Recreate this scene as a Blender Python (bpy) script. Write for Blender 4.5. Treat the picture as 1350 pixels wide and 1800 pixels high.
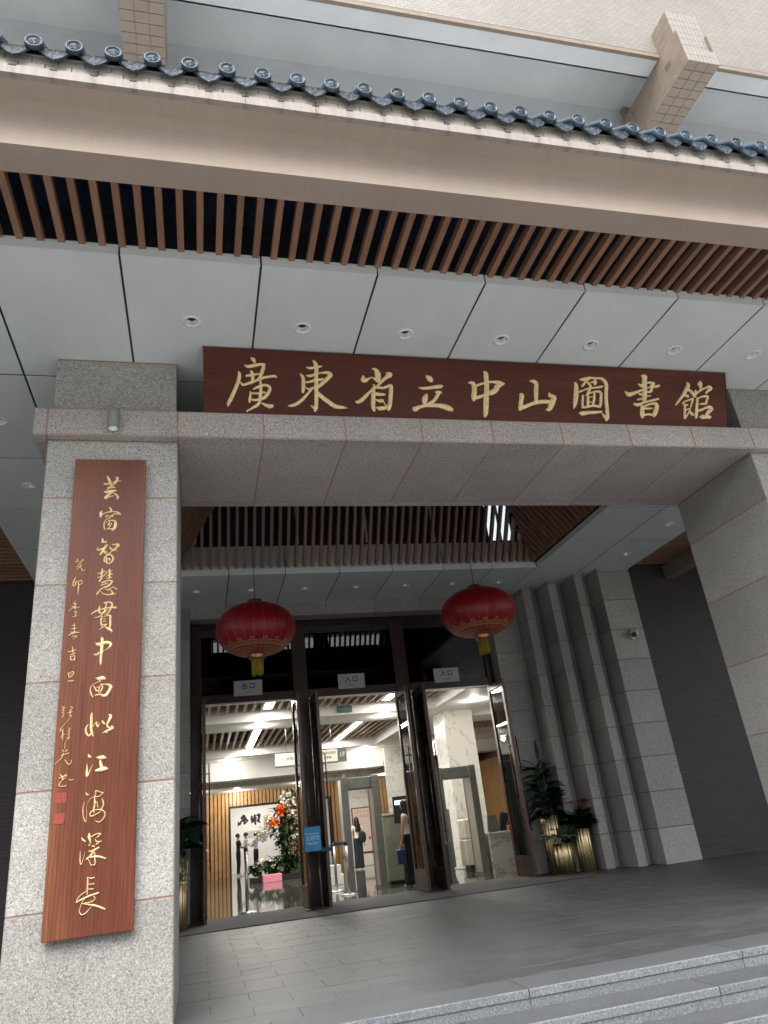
import bpy, bmesh, math, random
import numpy as np
from mathutils import Vector, Matrix
random.seed(7)
rng = np.random.default_rng(7)
for o in list(bpy.data.objects):
    bpy.data.objects.remove(o)
sc = bpy.context.scene
COL = sc.collection
S = 1.17                                   # metres for one layout unit
V = Vector
# ------------------------------------------------------------------ camera
FPX, IW, IH, CH = 1266.7535, 1350.0, 1800.0, 0.97
AX = np.array([[0.96837696, -0.22491727, -0.10797351],
               [-0.00494961, 0.41536981, -0.90963917],
               [0.2494425, 0.88140804, 0.4011213]])
cam = bpy.data.objects.new('camera', bpy.data.cameras.new('camera'))
COL.objects.link(cam)
cam.data.sensor_fit = 'HORIZONTAL'; cam.data.sensor_width = 36.0
cam.data.lens = FPX / IW * 36.0
cam.data.clip_start = 0.05; cam.data.clip_end = 2000
Rm = Matrix((AX[0], -AX[1], -AX[2])).transposed().to_4x4()
cam.matrix_world = Matrix.Translation((0, 0, CH * S)) @ Rm
sc.camera = cam
# ------------------------------------------------------------------ world, sun, exposure
w = bpy.data.worlds.new('World'); sc.world = w; w.use_nodes = True
nt = w.node_tree; nt.nodes.clear()
sky = nt.nodes.new('ShaderNodeTexSky'); sky.sky_type = 'NISHITA'; sky.sun_disc = False
SUN_EL, SUN_AZ = 52.0, 200.0               # azimuth from +Y, clockwise: light comes from behind the camera
sky.sun_elevation = math.radians(SUN_EL); sky.sun_rotation = math.radians(SUN_AZ)
sky.air_density = 1.0; sky.dust_density = 4.0; sky.ozone_density = 1.0
hs = nt.nodes.new('ShaderNodeHueSaturation'); hs.inputs['Saturation'].default_value = 0.35
bg = nt.nodes.new('ShaderNodeBackground'); bg.inputs['Strength'].default_value = 0.15
out = nt.nodes.new('ShaderNodeOutputWorld')
nt.links.new(sky.outputs[0], hs.inputs['Color']); nt.links.new(hs.outputs[0], bg.inputs['Color'])
nt.links.new(bg.outputs[0], out.inputs['Surface'])
sl = bpy.data.lights.new('sun', 'SUN'); sl.energy = 0.8; sl.angle = math.radians(50); sl.color = (1.0, 0.97, 0.92)
so = bpy.data.objects.new('sun', sl); COL.objects.link(so)
az, el = math.radians(SUN_AZ), math.radians(SUN_EL)
sd = V((math.sin(az) * math.cos(el), math.cos(az) * math.cos(el), math.sin(el)))
so.rotation_euler = sd.to_track_quat('Z', 'Y').to_euler()
so.location = sd * 60
sc.view_settings.view_transform = 'Standard'; sc.view_settings.look = 'None'
sc.view_settings.gamma = 1.0; sc.view_settings.use_curve_mapping = False
sc.view_settings.exposure = 1.4
sc.cycles.use_denoising = True
sc.cycles.max_bounces = 8; sc.cycles.diffuse_bounces = 5; sc.cycles.transparent_max_bounces = 24
sc.cycles.caustics_reflective = False; sc.cycles.caustics_refractive = False
sc.cycles.sample_clamp_indirect = 6.0

# ------------------------------------------------------------------ pixel tools (photo pixel -> direction)
def pray(u, v):
    return AX.T @ np.array([u - IW / 2, v - IH / 2, FPX])
def px_plane(u, v, p0, n):
    d = pray(u, v); c = np.array([0, 0, CH])
    return V(c + d * (np.dot(np.array(p0) - c, n) / np.dot(d, n)))
def pxy(u, v, y): return px_plane(u, v, (0, y, 0), np.array([0, 1.0, 0]))
def pxz(u, v, z): return px_plane(u, v, (0, 0, z), np.array([0, 0, 1.0]))

# ------------------------------------------------------------------ materials
MATS = {}
class N:
    def __init__(self, name):
        self.m = bpy.data.materials.new(name); self.m.use_nodes = True
        self.t = self.m.node_tree; self.t.nodes.clear()
        self.out = self.t.nodes.new('ShaderNodeOutputMaterial')
        self.b = self.t.nodes.new('ShaderNodeBsdfPrincipled')
        self.l(self.b.outputs[0], self.out.inputs[0])
        MATS[name] = self.m
    def n(self, t, **k):
        x = self.t.nodes.new('ShaderNode' + t)
        for a, v in k.items(): setattr(x, a, v)
        return x
    def l(self, a, b): self.t.links.new(a, b)
    def pos(self, scale=(1, 1, 1), rot=(0, 0, 0), obj=False):
        g = self.n('TexCoord').outputs['Object'] if obj else self.n('NewGeometry').outputs['Position']
        mp = self.n('Mapping'); mp.inputs['Scale'].default_value = scale; mp.inputs['Rotation'].default_value = rot
        self.l(g, mp.inputs['Vector']); return mp.outputs[0]
    def noise(self, vec, scale, detail=2, rough=0.5, dist=0.0):
        x = self.n('TexNoise'); x.inputs['Scale'].default_value = scale; x.inputs['Detail'].default_value = detail
        x.inputs['Roughness'].default_value = rough; x.inputs['Distortion'].default_value = dist
        self.l(vec, x.inputs['Vector']); return x.outputs['Fac']
    def ramp(self, fac, stops):
        r = self.n('ValToRGB'); e = r.color_ramp.elements
        while len(e) < len(stops): e.new(0.5)
        for i, (p, c) in enumerate(stops):
            e[i].position = p; e[i].color = (*(c if hasattr(c, '__len__') else (c,) * 3), 1)
        self.l(fac, r.inputs[0]); return r.outputs[0]
    def mix(self, fac, a, b, mode='MIX'):
        x = self.n('MixRGB', blend_type=mode)
        for s, v in zip(x.inputs, (fac, a, b)):
            if hasattr(v, 'is_linked'): self.l(v, s)
            else: s.default_value = v if not hasattr(v, '__len__') else (*v, 1)
        return x.outputs[0]
    def bump(self, h, strength=0.3, dist=0.01):
        x = self.n('Bump'); x.inputs['Strength'].default_value = strength; x.inputs['Distance'].default_value = dist
        self.l(h, x.inputs['Height']); self.l(x.outputs[0], self.b.inputs['Normal'])
    def set(self, col=None, rough=None, metal=None, **k):
        for key, v in (('Base Color', col), ('Roughness', rough), ('Metallic', metal)):
            if v is None: continue
            if hasattr(v, 'is_linked'): self.l(v, self.b.inputs[key])
            else: self.b.inputs[key].default_value = (*v, 1) if hasattr(v, '__len__') else v
        for key, v in k.items(): self.b.inputs[key.replace('_', ' ')].default_value = v
        return self.m
def rnd(nn, col, lo=0.92, hi=1.06):
    """piece to piece tint from the object's own random value"""
    oi = nn.n('ObjectInfo'); mr = nn.n('MapRange'); mr.inputs[3].default_value = lo; mr.inputs[4].default_value = hi
    nn.l(oi.outputs['Random'], mr.inputs[0]); return nn.mix(1.0, col, mr.outputs[0], 'MULTIPLY')
def plain(name, col, rough=0.5, metal=0.0, var=0.12, vs=6.0, **k):
    nn = N(name); p = nn.pos()
    a = nn.noise(p, vs, 5, 0.6)
    c = nn.ramp(a, [(0.3, tuple(x * (1 - var) for x in col)), (0.7, tuple(min(1, x * (1 + var)) for x in col))])
    r = nn.ramp(nn.noise(p, vs * 2.3, 4), [(0.3, max(0.02, rough * 0.85)), (0.7, min(1, rough * 1.15))])
    return nn.set(c, r, metal, **k)
def granite(name, dark, mid, light, sc_=85, rough=0.75, tint=(0.9, 1.07), stain=0.12):
    nn = N(name); p = nn.pos()
    a = nn.noise(p, sc_, 3, 0.75)
    c = nn.ramp(a, [(0.36, dark), (0.45, mid), (0.54, mid), (0.63, light)])
    b = nn.noise(p, sc_ * 2.3, 2, 0.6)
    c = nn.mix(nn.ramp(b, [(0.58, 0.0), (0.68, 0.75)]), c, tuple(x * 0.45 for x in dark))
    big = nn.noise(p, 1.7, 5, 0.65)
    c = nn.mix(1.0, c, nn.ramp(big, [(0.3, 1 - stain), (0.7, 1.0 + stain * 0.4)]), 'MULTIPLY')
    c = rnd(nn, c, *tint)
    nn.set(c, rough); nn.bump(a, 0.12, 0.004); return nn.m
granite('granite', (0.15, 0.144, 0.134), (0.36, 0.348, 0.325), (0.56, 0.543, 0.51), 80, tint=(0.87, 1.07))
granite('granite_pink', (0.19, 0.168, 0.158), (0.41, 0.37, 0.35), (0.60, 0.55, 0.52), 52)
granite('granite_back', (0.21, 0.202, 0.19), (0.365, 0.352, 0.332), (0.50, 0.485, 0.458), 60, tint=(0.86, 1.08))
granite('granite_step', (0.09, 0.098, 0.106), (0.155, 0.167, 0.18), (0.27, 0.287, 0.31), 70, 0.65)
granite('step_tread', (0.075, 0.080, 0.086), (0.106, 0.112, 0.119), (0.145, 0.153, 0.163), 60, 0.6)
def m_paver():
    nn = N('paver'); p = nn.pos((1.3, 14, 1)); q = nn.pos()
    a = nn.noise(p, 2.2, 6, 0.65)
    c = nn.ramp(a, [(0.34, (0.046, 0.049, 0.052)), (0.5, (0.076, 0.081, 0.086)), (0.66, (0.122, 0.129, 0.138))])
    f = nn.noise(q, 90, 2, 0.7)
    c = nn.mix(1.0, c, nn.ramp(f, [(0.35, 0.72), (0.65, 1.25)]), 'MULTIPLY')
    big = nn.noise(q, 0.8, 4, 0.6)
    c = nn.mix(1.0, c, nn.ramp(big, [(0.3, 0.82), (0.7, 1.1)]), 'MULTIPLY')
    c = rnd(nn, c, 0.90, 1.08)
    nn.set(c, nn.ramp(a, [(0.3, 0.42), (0.7, 0.62)])); nn.bump(f, 0.15, 0.004)
m_paver()
plain('plaza', (0.33, 0.325, 0.315), 0.8, 0, 0.15, 1.5)
plain('grout', (0.30, 0.20, 0.155), 0.9)
plain('grout_dark', (0.075, 0.07, 0.066), 0.9)
def m_panel():
    nn = N('metal_panel'); p = nn.pos()
    c = nn.ramp(nn.noise(p, 1.5, 4), [(0.3, (0.655, 0.71, 0.725)), (0.7, (0.70, 0.755, 0.77))])
    c = nn.mix(1.0, c, nn.ramp(nn.noise(nn.pos((2, 0.5, 1)), 1.2, 6, 0.7), [(0.3, 0.94), (0.7, 1.02)]), 'MULTIPLY')
    c = rnd(nn, c, 0.94, 1.02)
    nn.set(c, nn.ramp(nn.noise(p, 3, 4), [(0.3, 0.42), (0.7, 0.52)]))
    nn.bump(nn.noise(p, 0.9, 2), 0.05, 0.02)
m_panel()
plain('white_trim', (0.84, 0.85, 0.86), 0.35)
plain('dark_void', (0.012, 0.014, 0.02), 0.8)
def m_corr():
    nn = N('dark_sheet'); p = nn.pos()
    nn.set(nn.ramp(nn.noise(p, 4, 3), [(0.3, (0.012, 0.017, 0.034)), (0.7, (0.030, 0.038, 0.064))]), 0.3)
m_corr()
def m_slat(name, a, b, scale=(9, 1.2, 9), rough=0.5):
    nn = N(name); p = nn.pos(scale)
    c = nn.ramp(nn.noise(p, 5, 5, 0.6), [(0.3, a), (0.7, b)])
    c = rnd(nn, c, 0.86, 1.12); nn.set(c, rough)
m_slat('slat_wood', (0.20, 0.105, 0.066), (0.285, 0.158, 0.102))
m_slat('slat_dark', (0.18, 0.092, 0.060), (0.245, 0.130, 0.088))
def m_board(name, cols, vertical):
    nn = N(name)
    sc_ = (9, 9, 0.55) if vertical else (0.55, 9, 9)
    p = nn.pos(sc_); q = nn.pos((3.6, 3.6, 0.42) if vertical else (0.42, 3.6, 3.6))
    d = nn.noise(q, 0.9, 3, 0.5, 0.6)
    wv = nn.n('TexWave', wave_type='RINGS', rings_direction='Y'); wv.inputs['Scale'].default_value = 3.2
    wv.inputs['Distortion'].default_value = 3.5; wv.inputs['Detail'].default_value = 3; wv.inputs['Detail Scale'].default_value = 1.4
    nn.l(q, wv.inputs['Vector'])
    a = nn.noise(p, 7, 6, 0.7)
    c = nn.ramp(d, [(0.3, cols[0]), (0.52, cols[1]), (0.7, cols[2])])
    c = nn.mix(nn.ramp(wv.outputs['Fac'], [(0.0, 0.0), (0.6, 0.06), (0.85, 0.22), (1.0, 0.5)]), c, cols[3])
    c = nn.mix(1.0, c, nn.ramp(a, [(0.3, 0.74), (0.7, 1.2)]), 'MULTIPLY')
    nn.set(c, nn.ramp(a, [(0.3, 0.34), (0.7, 0.46)])); nn.bump(a, 0.1, 0.003)
    nn.b.inputs['Specular IOR Level'].default_value = 0.28
m_board('plaque_wood', [(0.115, 0.032, 0.017), (0.16, 0.050, 0.025), (0.225, 0.088, 0.041), (0.085, 0.024, 0.014)], True)
m_board('sign_wood', [(0.072, 0.016, 0.009), (0.095, 0.022, 0.012), (0.125, 0.033, 0.017), (0.038, 0.009, 0.006)], False)
plain('board_edge', (0.10, 0.03, 0.018), 0.5)
def m_gold():
    nn = N('gold'); p = nn.pos()
    a = nn.noise(p, 30, 3)
    nn.set(nn.ramp(a, [(0.3, (0.76, 0.58, 0.27)), (0.7, (0.94, 0.78, 0.46))]), nn.ramp(a, [(0.3, 0.36), (0.7, 0.5)]), 0.15)
    nn.bump(a, 0.25, 0.004)
m_gold()
plain('seal_red', (0.30, 0.035, 0.035), 0.6)
plain('seal_light', (0.40, 0.10, 0.085), 0.6)
def m_beam():
    nn = N('beam_paint'); p = nn.pos()
    c = nn.ramp(nn.noise(p, 0.9, 5, 0.6), [(0.3, (0.335, 0.272, 0.222)), (0.7, (0.395, 0.322, 0.264))])
    c = nn.mix(1.0, c, nn.ramp(nn.noise(nn.pos((7, 0.6, 0.6)), 2.0, 6, 0.7), [(0.3, 0.955), (0.55, 1.0), (0.8, 1.02)]), 'MULTIPLY')
    nn.set(c, 0.75)
m_beam()
def m_fascia():
    nn = N('fascia_paint'); p = nn.pos()
    sx = nn.n('SeparateXYZ'); nn.l(p, sx.inputs[0])
    c = nn.ramp(nn.noise(nn.pos((14, 14, 0.8)), 2.0, 5, 0.65), [(0.3, (0.27, 0.235, 0.212)), (0.55, (0.32, 0.285, 0.258)), (0.75, (0.345, 0.31, 0.28))])
    a = nn.n('Math', operation='ADD'); a.inputs[1].default_value = (0.936 - 0.11255) * S; nn.l(sx.outputs[0], a.inputs[0])
    d = nn.n('Math', operation='DIVIDE'); d.inputs[1].default_value = 0.2251 * S; nn.l(a.outputs[0], d.inputs[0])
    f = nn.n('Math', operation='FRACT'); nn.l(d.outputs[0], f.inputs[0])
    st = nn.ramp(f.outputs[0], [(0.0, 0.85), (0.11, 0.25), (0.16, 0.0), (0.84, 0.0), (0.89, 0.25), (1.0, 0.85)])
    st = nn.mix(1.0, st, nn.ramp(nn.noise(nn.pos((40, 40, 3)), 3, 4, 0.7), [(0.42, 0.0), (0.65, 1.0)]), 'MULTIPLY')
    nn.set(nn.mix(st, c, (0.07, 0.065, 0.06)), 0.7)
m_fascia()
plain('fascia_tile', (0.36, 0.332, 0.292), 0.35, 0, 0.14, 9)
def m_glaze():
    nn = N('glaze'); p = nn.pos()
    a = nn.noise(p, 18, 4, 0.6)
    c = nn.ramp(a, [(0.3, (0.022, 0.040, 0.062)), (0.6, (0.045, 0.075, 0.105)), (0.8, (0.085, 0.12, 0.15))])
    nn.set(rnd(nn, c, 0.75, 1.25), nn.ramp(a, [(0.3, 0.22), (0.8, 0.5)])); nn.bump(nn.noise(p, 45, 3), 0.5, 0.006); nn.b.inputs['Specular IOR Level'].default_value = 0.35
m_glaze()
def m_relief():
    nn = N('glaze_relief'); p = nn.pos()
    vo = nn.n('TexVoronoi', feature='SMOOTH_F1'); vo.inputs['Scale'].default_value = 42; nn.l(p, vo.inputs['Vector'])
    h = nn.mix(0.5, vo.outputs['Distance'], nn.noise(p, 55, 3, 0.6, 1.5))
    c = nn.ramp(h, [(0.3, (0.10, 0.13, 0.165)), (0.42, (0.035, 0.055, 0.08)), (0.6, (0.012, 0.022, 0.036))])  # darkness of the relief's crevices is put into the glaze colour
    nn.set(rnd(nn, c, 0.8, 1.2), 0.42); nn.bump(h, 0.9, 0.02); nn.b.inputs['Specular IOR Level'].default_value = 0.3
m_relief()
plain('roof_fill', (0.32, 0.32, 0.31), 0.8)
def m_brick(name, c1, c2, mortar, bw, bh, ms=0.012, axis='XZ', rough=0.45, bump=0.3):
    nn = N(name)
    g = nn.n('NewGeometry'); sx = nn.n('SeparateXYZ'); nn.l(g.outputs['Position'], sx.inputs[0])
    cx = nn.n('CombineXYZ'); nn.l(sx.outputs['XYZ'.index(axis[0])], cx.inputs[0]); nn.l(sx.outputs['XYZ'.index(axis[1])], cx.inputs[1])
    bt = nn.n('TexBrick'); bt.inputs['Scale'].default_value = 1.0
    bt.inputs['Color1'].default_value = (*c1, 1); bt.inputs['Color2'].default_value = (*c2, 1); bt.inputs['Mortar'].default_value = (*mortar, 1)
    bt.inputs['Mortar Size'].default_value = ms; bt.inputs['Brick Width'].default_value = bw; bt.inputs['Row Height'].default_value = bh
    nn.l(cx.outputs[0], bt.inputs['Vector'])
    big = nn.noise(g.outputs['Position'], 0.7, 5, 0.6)
    c = nn.mix(1.0, bt.outputs['Color'], nn.ramp(big, [(0.3, 0.84), (0.7, 1.06)]), 'MULTIPLY')
    nn.set(c, rough)
    iv = nn.n('Math', operation='SUBTRACT'); iv.inputs[0].default_value = 1.0; nn.l(bt.outputs['Fac'], iv.inputs[1])
    nn.bump(iv.outputs[0], bump, 0.004)
m_brick('wall_tile', (0.285, 0.263, 0.23), (0.245, 0.224, 0.195), (0.165, 0.15, 0.133), 0.118, 0.062, 0.006)
m_brick('dark_brick', (0.042, 0.033, 0.035), (0.034, 0.027, 0.0285), (0.015, 0.012, 0.013), 0.24, 0.062, 0.004, 'XZ', 0.6, 0.5)
plain('beam_tile', (0.27, 0.215, 0.165), 0.4, 0, 0.1, 5)
plain('tile_light', (0.29, 0.27, 0.236), 0.35, 0, 0.08, 9)
plain('tile_grout', (0.42, 0.37, 0.31), 0.9)
plain('paint_grey', (0.64, 0.67, 0.69), 0.8, 0, 0.06, 1.5)
plain('edge_brown', (0.24, 0.19, 0.15), 0.7)
plain('lamp_grey', (0.22, 0.245, 0.245), 0.45, 0.2)
plain('reflector', (0.88, 0.90, 0.91), 0.25, 0.4, 0.03)
plain('lamp_dark', (0.01, 0.01, 0.011), 0.5)
plain('frame_brown', (0.040, 0.021, 0.019), 0.33, 0.25)
plain('leaf_brown', (0.075, 0.041, 0.034), 0.3, 0.3)
plain('steel', (0.50, 0.50, 0.50), 0.35, 1.0, 0.04)
plain('dark_steel', (0.10, 0.075, 0.07), 0.3, 0.7)
plain('carpet', (0.065, 0.064, 0.064), 0.95, 0, 0.3, 60)
def glass(name, tint, ior=1.45, rough=0.0):
    nn = N(name); nn.t.nodes.remove(nn.b)
    fr = nn.n('Fresnel'); fr.inputs['IOR'].default_value = ior
    tr = nn.n('BsdfTransparent'); tr.inputs[0].default_value = (*tint, 1)
    gl = nn.n('BsdfGlossy'); gl.inputs['Roughness'].default_value = rough; gl.inputs[0].default_value = (0.95, 0.97, 1, 1)
    mx = nn.n('MixShader'); nn.l(fr.outputs[0], mx.inputs[0]); nn.l(tr.outputs[0], mx.inputs[1]); nn.l(gl.outputs[0], mx.inputs[2])
    nn.l(mx.outputs[0], nn.out.inputs[0])
glass('glass', (0.93, 0.95, 0.94)); glass('glass_dark', (0.10, 0.12, 0.16), 1.7)
plain('sign_white', (0.46, 0.46, 0.49), 0.4, 0, 0.03)
plain('ink', (0.008, 0.008, 0.01), 0.5)
def m_silk():
    nn = N('silk_red'); p = nn.pos((1, 1, 26))
    a = nn.noise(p, 6, 3)
    nn.set(nn.ramp(a, [(0.3, (0.24, 0.004, 0.009)), (0.7, (0.36, 0.008, 0.014))]), 0.42)
    nn.b.inputs['Sheen Weight'].default_value = 0.1; nn.b.inputs['Sheen Tint'].default_value = (1, 0.3, 0.3, 1)
    nn.bump(nn.noise(nn.pos((60, 60, 4)), 3, 2), 0.15, 0.003)
m_silk()
plain('lantern_gold', (0.55, 0.30, 0.18), 0.38, 0.5)
plain('lantern_print', (0.48, 0.26, 0.14), 0.5, 0.2)
plain('tassel', (0.36, 0.27, 0.02), 0.7)
plain('copper', (0.45, 0.20, 0.11), 0.3, 0.8)
plain('brass', (0.46, 0.36, 0.20), 0.30, 1.0, 0.03, 2)
plain('soil', (0.03, 0.022, 0.016), 0.95)
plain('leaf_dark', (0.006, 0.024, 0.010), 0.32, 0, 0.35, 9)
plain('leaf_mid', (0.03, 0.075, 0.03), 0.35, 0, 0.3, 9)
plain('leaf_pale', (0.20, 0.27, 0.16), 0.4, 0, 0.35, 20)
plain('flower_red', (0.55, 0.015, 0.06), 0.5)
plain('flower_white', (0.80, 0.76, 0.66), 0.5)
plain('flower_orange', (0.85, 0.19, 0.02), 0.5)
plain('flower_maroon', (0.16, 0.015, 0.02), 0.5)
plain('cctv_white', (0.70, 0.71, 0.71), 0.35)
# interior
plain('ceil_white', (0.80, 0.79, 0.76), 0.6, 0, 0.03, 1)
plain('in_slat', (0.50, 0.37, 0.27), 0.5)
plain('wood_slat', (0.44, 0.25, 0.105), 0.45, 0, 0.15, 3)
plain('wood_back', (0.12, 0.05, 0.016), 0.6)
def m_marble():
    nn = N('marble'); p = nn.pos()
    d = nn.noise(p, 0.8, 6, 0.65)
    v = nn.noise(p, 0.55, 7, 0.62, 1.6)
    a = nn.n('Math', operation='SUBTRACT'); a.inputs[1].default_value = 0.5; nn.l(v, a.inputs[0])
    b = nn.n('Math', operation='ABSOLUTE'); nn.l(a.outputs[0], b.inputs[0])
    c = nn.ramp(b.outputs[0], [(0.0, (0.42, 0.40, 0.37)), (0.005, (0.62, 0.60, 0.55)), (0.014, (0.80, 0.78, 0.71))])
    c = nn.mix(1.0, c, nn.ramp(d, [(0.3, 0.9), (0.7, 1.02)]), 'MULTIPLY')
    nn.set(c, 0.15)
m_marble()
def m_hall():
    nn = N('hall_floor'); p = nn.pos()
    c = nn.ramp(nn.noise(p, 1.3, 6, 0.65), [(0.3, (0.055, 0.058, 0.052)), (0.7, (0.12, 0.122, 0.11))])
    nn.set(c, 0.045); nn.b.inputs['Specular IOR Level'].default_value = 0.9
    nn.bump(nn.noise(nn.pos((1.0, 3.2, 1)), 2.6, 2), 0.10, 0.004)
m_hall()
def emit(name, col, strength):
    nn = N(name); nn.set(col, 0.5)
    nn.b.inputs['Emission Color'].default_value = (*col, 1); nn.b.inputs['Emission Strength'].default_value = strength
emit('lamp_lit', (1.0, 0.96, 0.88), 7.0)
emit('screen', (0.35, 0.5, 0.6), 1.2)
emit('exit_green', (0.05, 0.16, 0.11), 0.12)  # faint glow given to an exit panel that is not lit itself
plain('cabinet_green', (0.30, 0.32, 0.24), 0.5)
plain('cabinet_cream', (0.62, 0.58, 0.48), 0.45)
plain('gate_grey', (0.20, 0.205, 0.18), 0.45)
plain('gate_cream', (0.50, 0.46, 0.38), 0.4)
plain('black_plastic', (0.012, 0.012, 0.013), 0.4)
plain('navy', (0.012, 0.03, 0.10), 0.5)
plain('blue_card', (0.015, 0.24, 0.50), 0.4)
plain('blue_print', (0.45, 0.66, 0.78), 0.5)
plain('pink', (0.80, 0.27, 0.36), 0.5, 0, 0.04)
plain('box_white', (0.75, 0.74, 0.70), 0.5, 0, 0.04)
plain('poster_pink', (0.78, 0.60, 0.54), 0.5, 0, 0.05)
plain('poster_gold', (0.60, 0.35, 0.12), 0.5)
plain('poster_red', (0.62, 0.12, 0.14), 0.5)
plain('wall_white', (0.78, 0.77, 0.75), 0.6, 0, 0.03)
plain('sign_green', (0.09, 0.12, 0.115), 0.5)
plain('sign_cream', (0.72, 0.68, 0.58), 0.45, 0, 0.03)
plain('skin', (0.52, 0.29, 0.20), 0.5, 0, 0.06)
plain('cloth_white', (0.72, 0.68, 0.60), 0.8)
plain('cloth_grey', (0.48, 0.46, 0.46), 0.8)
plain('cloth_black', (0.010, 0.010, 0.012), 0.85)
plain('cloth_denim', (0.014, 0.018, 0.026), 0.85)
plain('cloth_blue', (0.40, 0.50, 0.62), 0.8)
plain('hair', (0.008, 0.006, 0.006), 0.4)
plain('orange_bag', (0.55, 0.22, 0.06), 0.6)

# ------------------------------------------------------------------ building helpers
ORG = {}
def tag(o, label=None, cat=None, group=None, kind=None):
    for k, v in (('label', label), ('category', cat), ('group', group), ('kind', kind)):
        if v: o[k] = v
    return o
def root(name, loc, label, cat, group=None):
    o = bpy.data.objects.new(name, None); COL.objects.link(o); o.empty_display_size = 0.1
    o.location = V(loc) * S; ORG[o.name] = V(loc)
    return tag(o, label, cat, group)
class MB:
    def __init__(self): self.v = []; self.f = []; self.m = []; self.sm = []
    def add(self, vs, fs, mi=0, smooth=False):
        b = len(self.v); self.v += [V(x) for x in vs]
        for f in fs: self.f.append([b + i for i in f]); self.m.append(mi); self.sm.append(smooth)
        return self
    def box(self, x0, x1, y0, y1, z0, z1, mi=0, ch=0.0):
        if ch <= 0:
            vs = [(x, y, z) for x in (x0, x1) for y in (y0, y1) for z in (z0, z1)]
            return self.add(vs, [(0, 1, 3, 2), (4, 6, 7, 5), (0, 4, 5, 1), (2, 3, 7, 6), (0, 2, 6, 4), (1, 5, 7, 3)], mi)
        c = min(ch, (x1 - x0) * .4, (y1 - y0) * .4, (z1 - z0) * .4)
        bm = bmesh.new(); bmesh.ops.create_cube(bm, size=1)
        for q in bm.verts: q.co = V((x0 + (q.co.x + .5) * (x1 - x0), y0 + (q.co.y + .5) * (y1 - y0), z0 + (q.co.z + .5) * (z1 - z0)))
        bmesh.ops.bevel(bm, geom=bm.edges[:], offset=c, segments=1, affect='EDGES', profile=0.5)
        return self.bm(bm, mi)
    def bm(self, bm, mi=0, smooth=False):
        bm.verts.index_update(); self.add([q.co.copy() for q in bm.verts], [[q.index for q in f.verts] for f in bm.faces], mi, smooth); bm.free(); return self
    def obox(self, c, ex, ey, ez, hx, hy, hz, mi=0):
        c, ex, ey, ez = V(c), V(ex).normalized(), V(ey).normalized(), V(ez).normalized()
        vs = [c + ex * sx * hx + ey * sy * hy + ez * sz * hz for sx in (-1, 1) for sy in (-1, 1) for sz in (-1, 1)]
        return self.add(vs, [(0, 1, 3, 2), (4, 6, 7, 5), (0, 4, 5, 1), (2, 3, 7, 6), (0, 2, 6, 4), (1, 5, 7, 3)], mi)
    def bar(self, a, b, hw, hh, up=(0, 0, 1), mi=0):
        a, b = V(a), V(b); d = (b - a); ex = d.normalized(); ey = V(up).cross(ex).normalized(); ez = ex.cross(ey)
        return self.obox((a + b) / 2, ex, ey, ez, d.length / 2, hw, hh, mi)
    def tube(self, path, r, seg=10, mi=0, cap=True, smooth=True):
        path = [V(p) for p in path]; rs = r if hasattr(r, '__len__') else [r] * len(path); b = len(self.v)
        up = None
        for i, p in enumerate(path):
            d = (path[min(i + 1, len(path) - 1)] - path[max(i - 1, 0)]).normalized()
            if up is None: up = V((0, 0, 1)) if abs(d.z) < 0.9 else V((1, 0, 0))
            ex = d.cross(up).normalized(); ey = ex.cross(d).normalized(); up = ey
            for k in range(seg):
                a = 2 * math.pi * k / seg; self.v.append(p + ex * math.cos(a) * rs[i] + ey * math.sin(a) * rs[i])
        for i in range(len(path) - 1):
            for k in range(seg):
                k2 = (k + 1) % seg
                self.f.append([b + i * seg + k, b + i * seg + k2, b + (i + 1) * seg + k2, b + (i + 1) * seg + k]); self.m.append(mi); self.sm.append(smooth)
        if cap:
            self.f.append([b + k for k in range(seg)][::-1]); self.m.append(mi); self.sm.append(False)
            self.f.append([b + (len(path) - 1) * seg + k for k in range(seg)]); self.m.append(mi); self.sm.append(False)
        return self
    def lathe(self, prof, c, seg=24, mi=0, smooth=True, rad=None):
        c = V(c); b = len(self.v)
        for (r, z) in prof:
            for k in range(seg):
                a = 2 * math.pi * k / seg; rr = r * (rad(a) if rad else 1)
                self.v.append(c + V((rr * math.cos(a), rr * math.sin(a), z)))
        for i in range(len(prof) - 1):
            for k in range(seg):
                k2 = (k + 1) % seg
                self.f.append([b + i * seg + k, b + i * seg + k2, b + (i + 1) * seg + k2, b + (i + 1) * seg + k]); self.m.append(mi); self.sm.append(smooth)
        return self
    def prism(self, poly, x0, x1, mi=0, smooth=False):
        """poly of (y, z) swept along x"""
        n = len(poly); vs = [(x0, y, z) for y, z in poly] + [(x1, y, z) for y, z in poly]
        self.add(vs, [(i, (i + 1) % n, n + (i + 1) % n, n + i) for i in range(n)], mi, smooth)
        b = len(self.v) - 2 * n
        self.f += [[b + i for i in range(n)][::-1], [b + n + i for i in range(n)]]; self.m += [mi, mi]; self.sm += [False, False]
        return self
    def mesh(self, name, org=(0, 0, 0), k=S):
        me = bpy.data.meshes.new(name); org = V(org)
        me.from_pydata([tuple((q - org) * k) for q in self.v], [], self.f)
        me.polygons.foreach_set('material_index', self.m); me.polygons.foreach_set('use_smooth', self.sm)
        me.validate(); me.update(); return me
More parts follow.
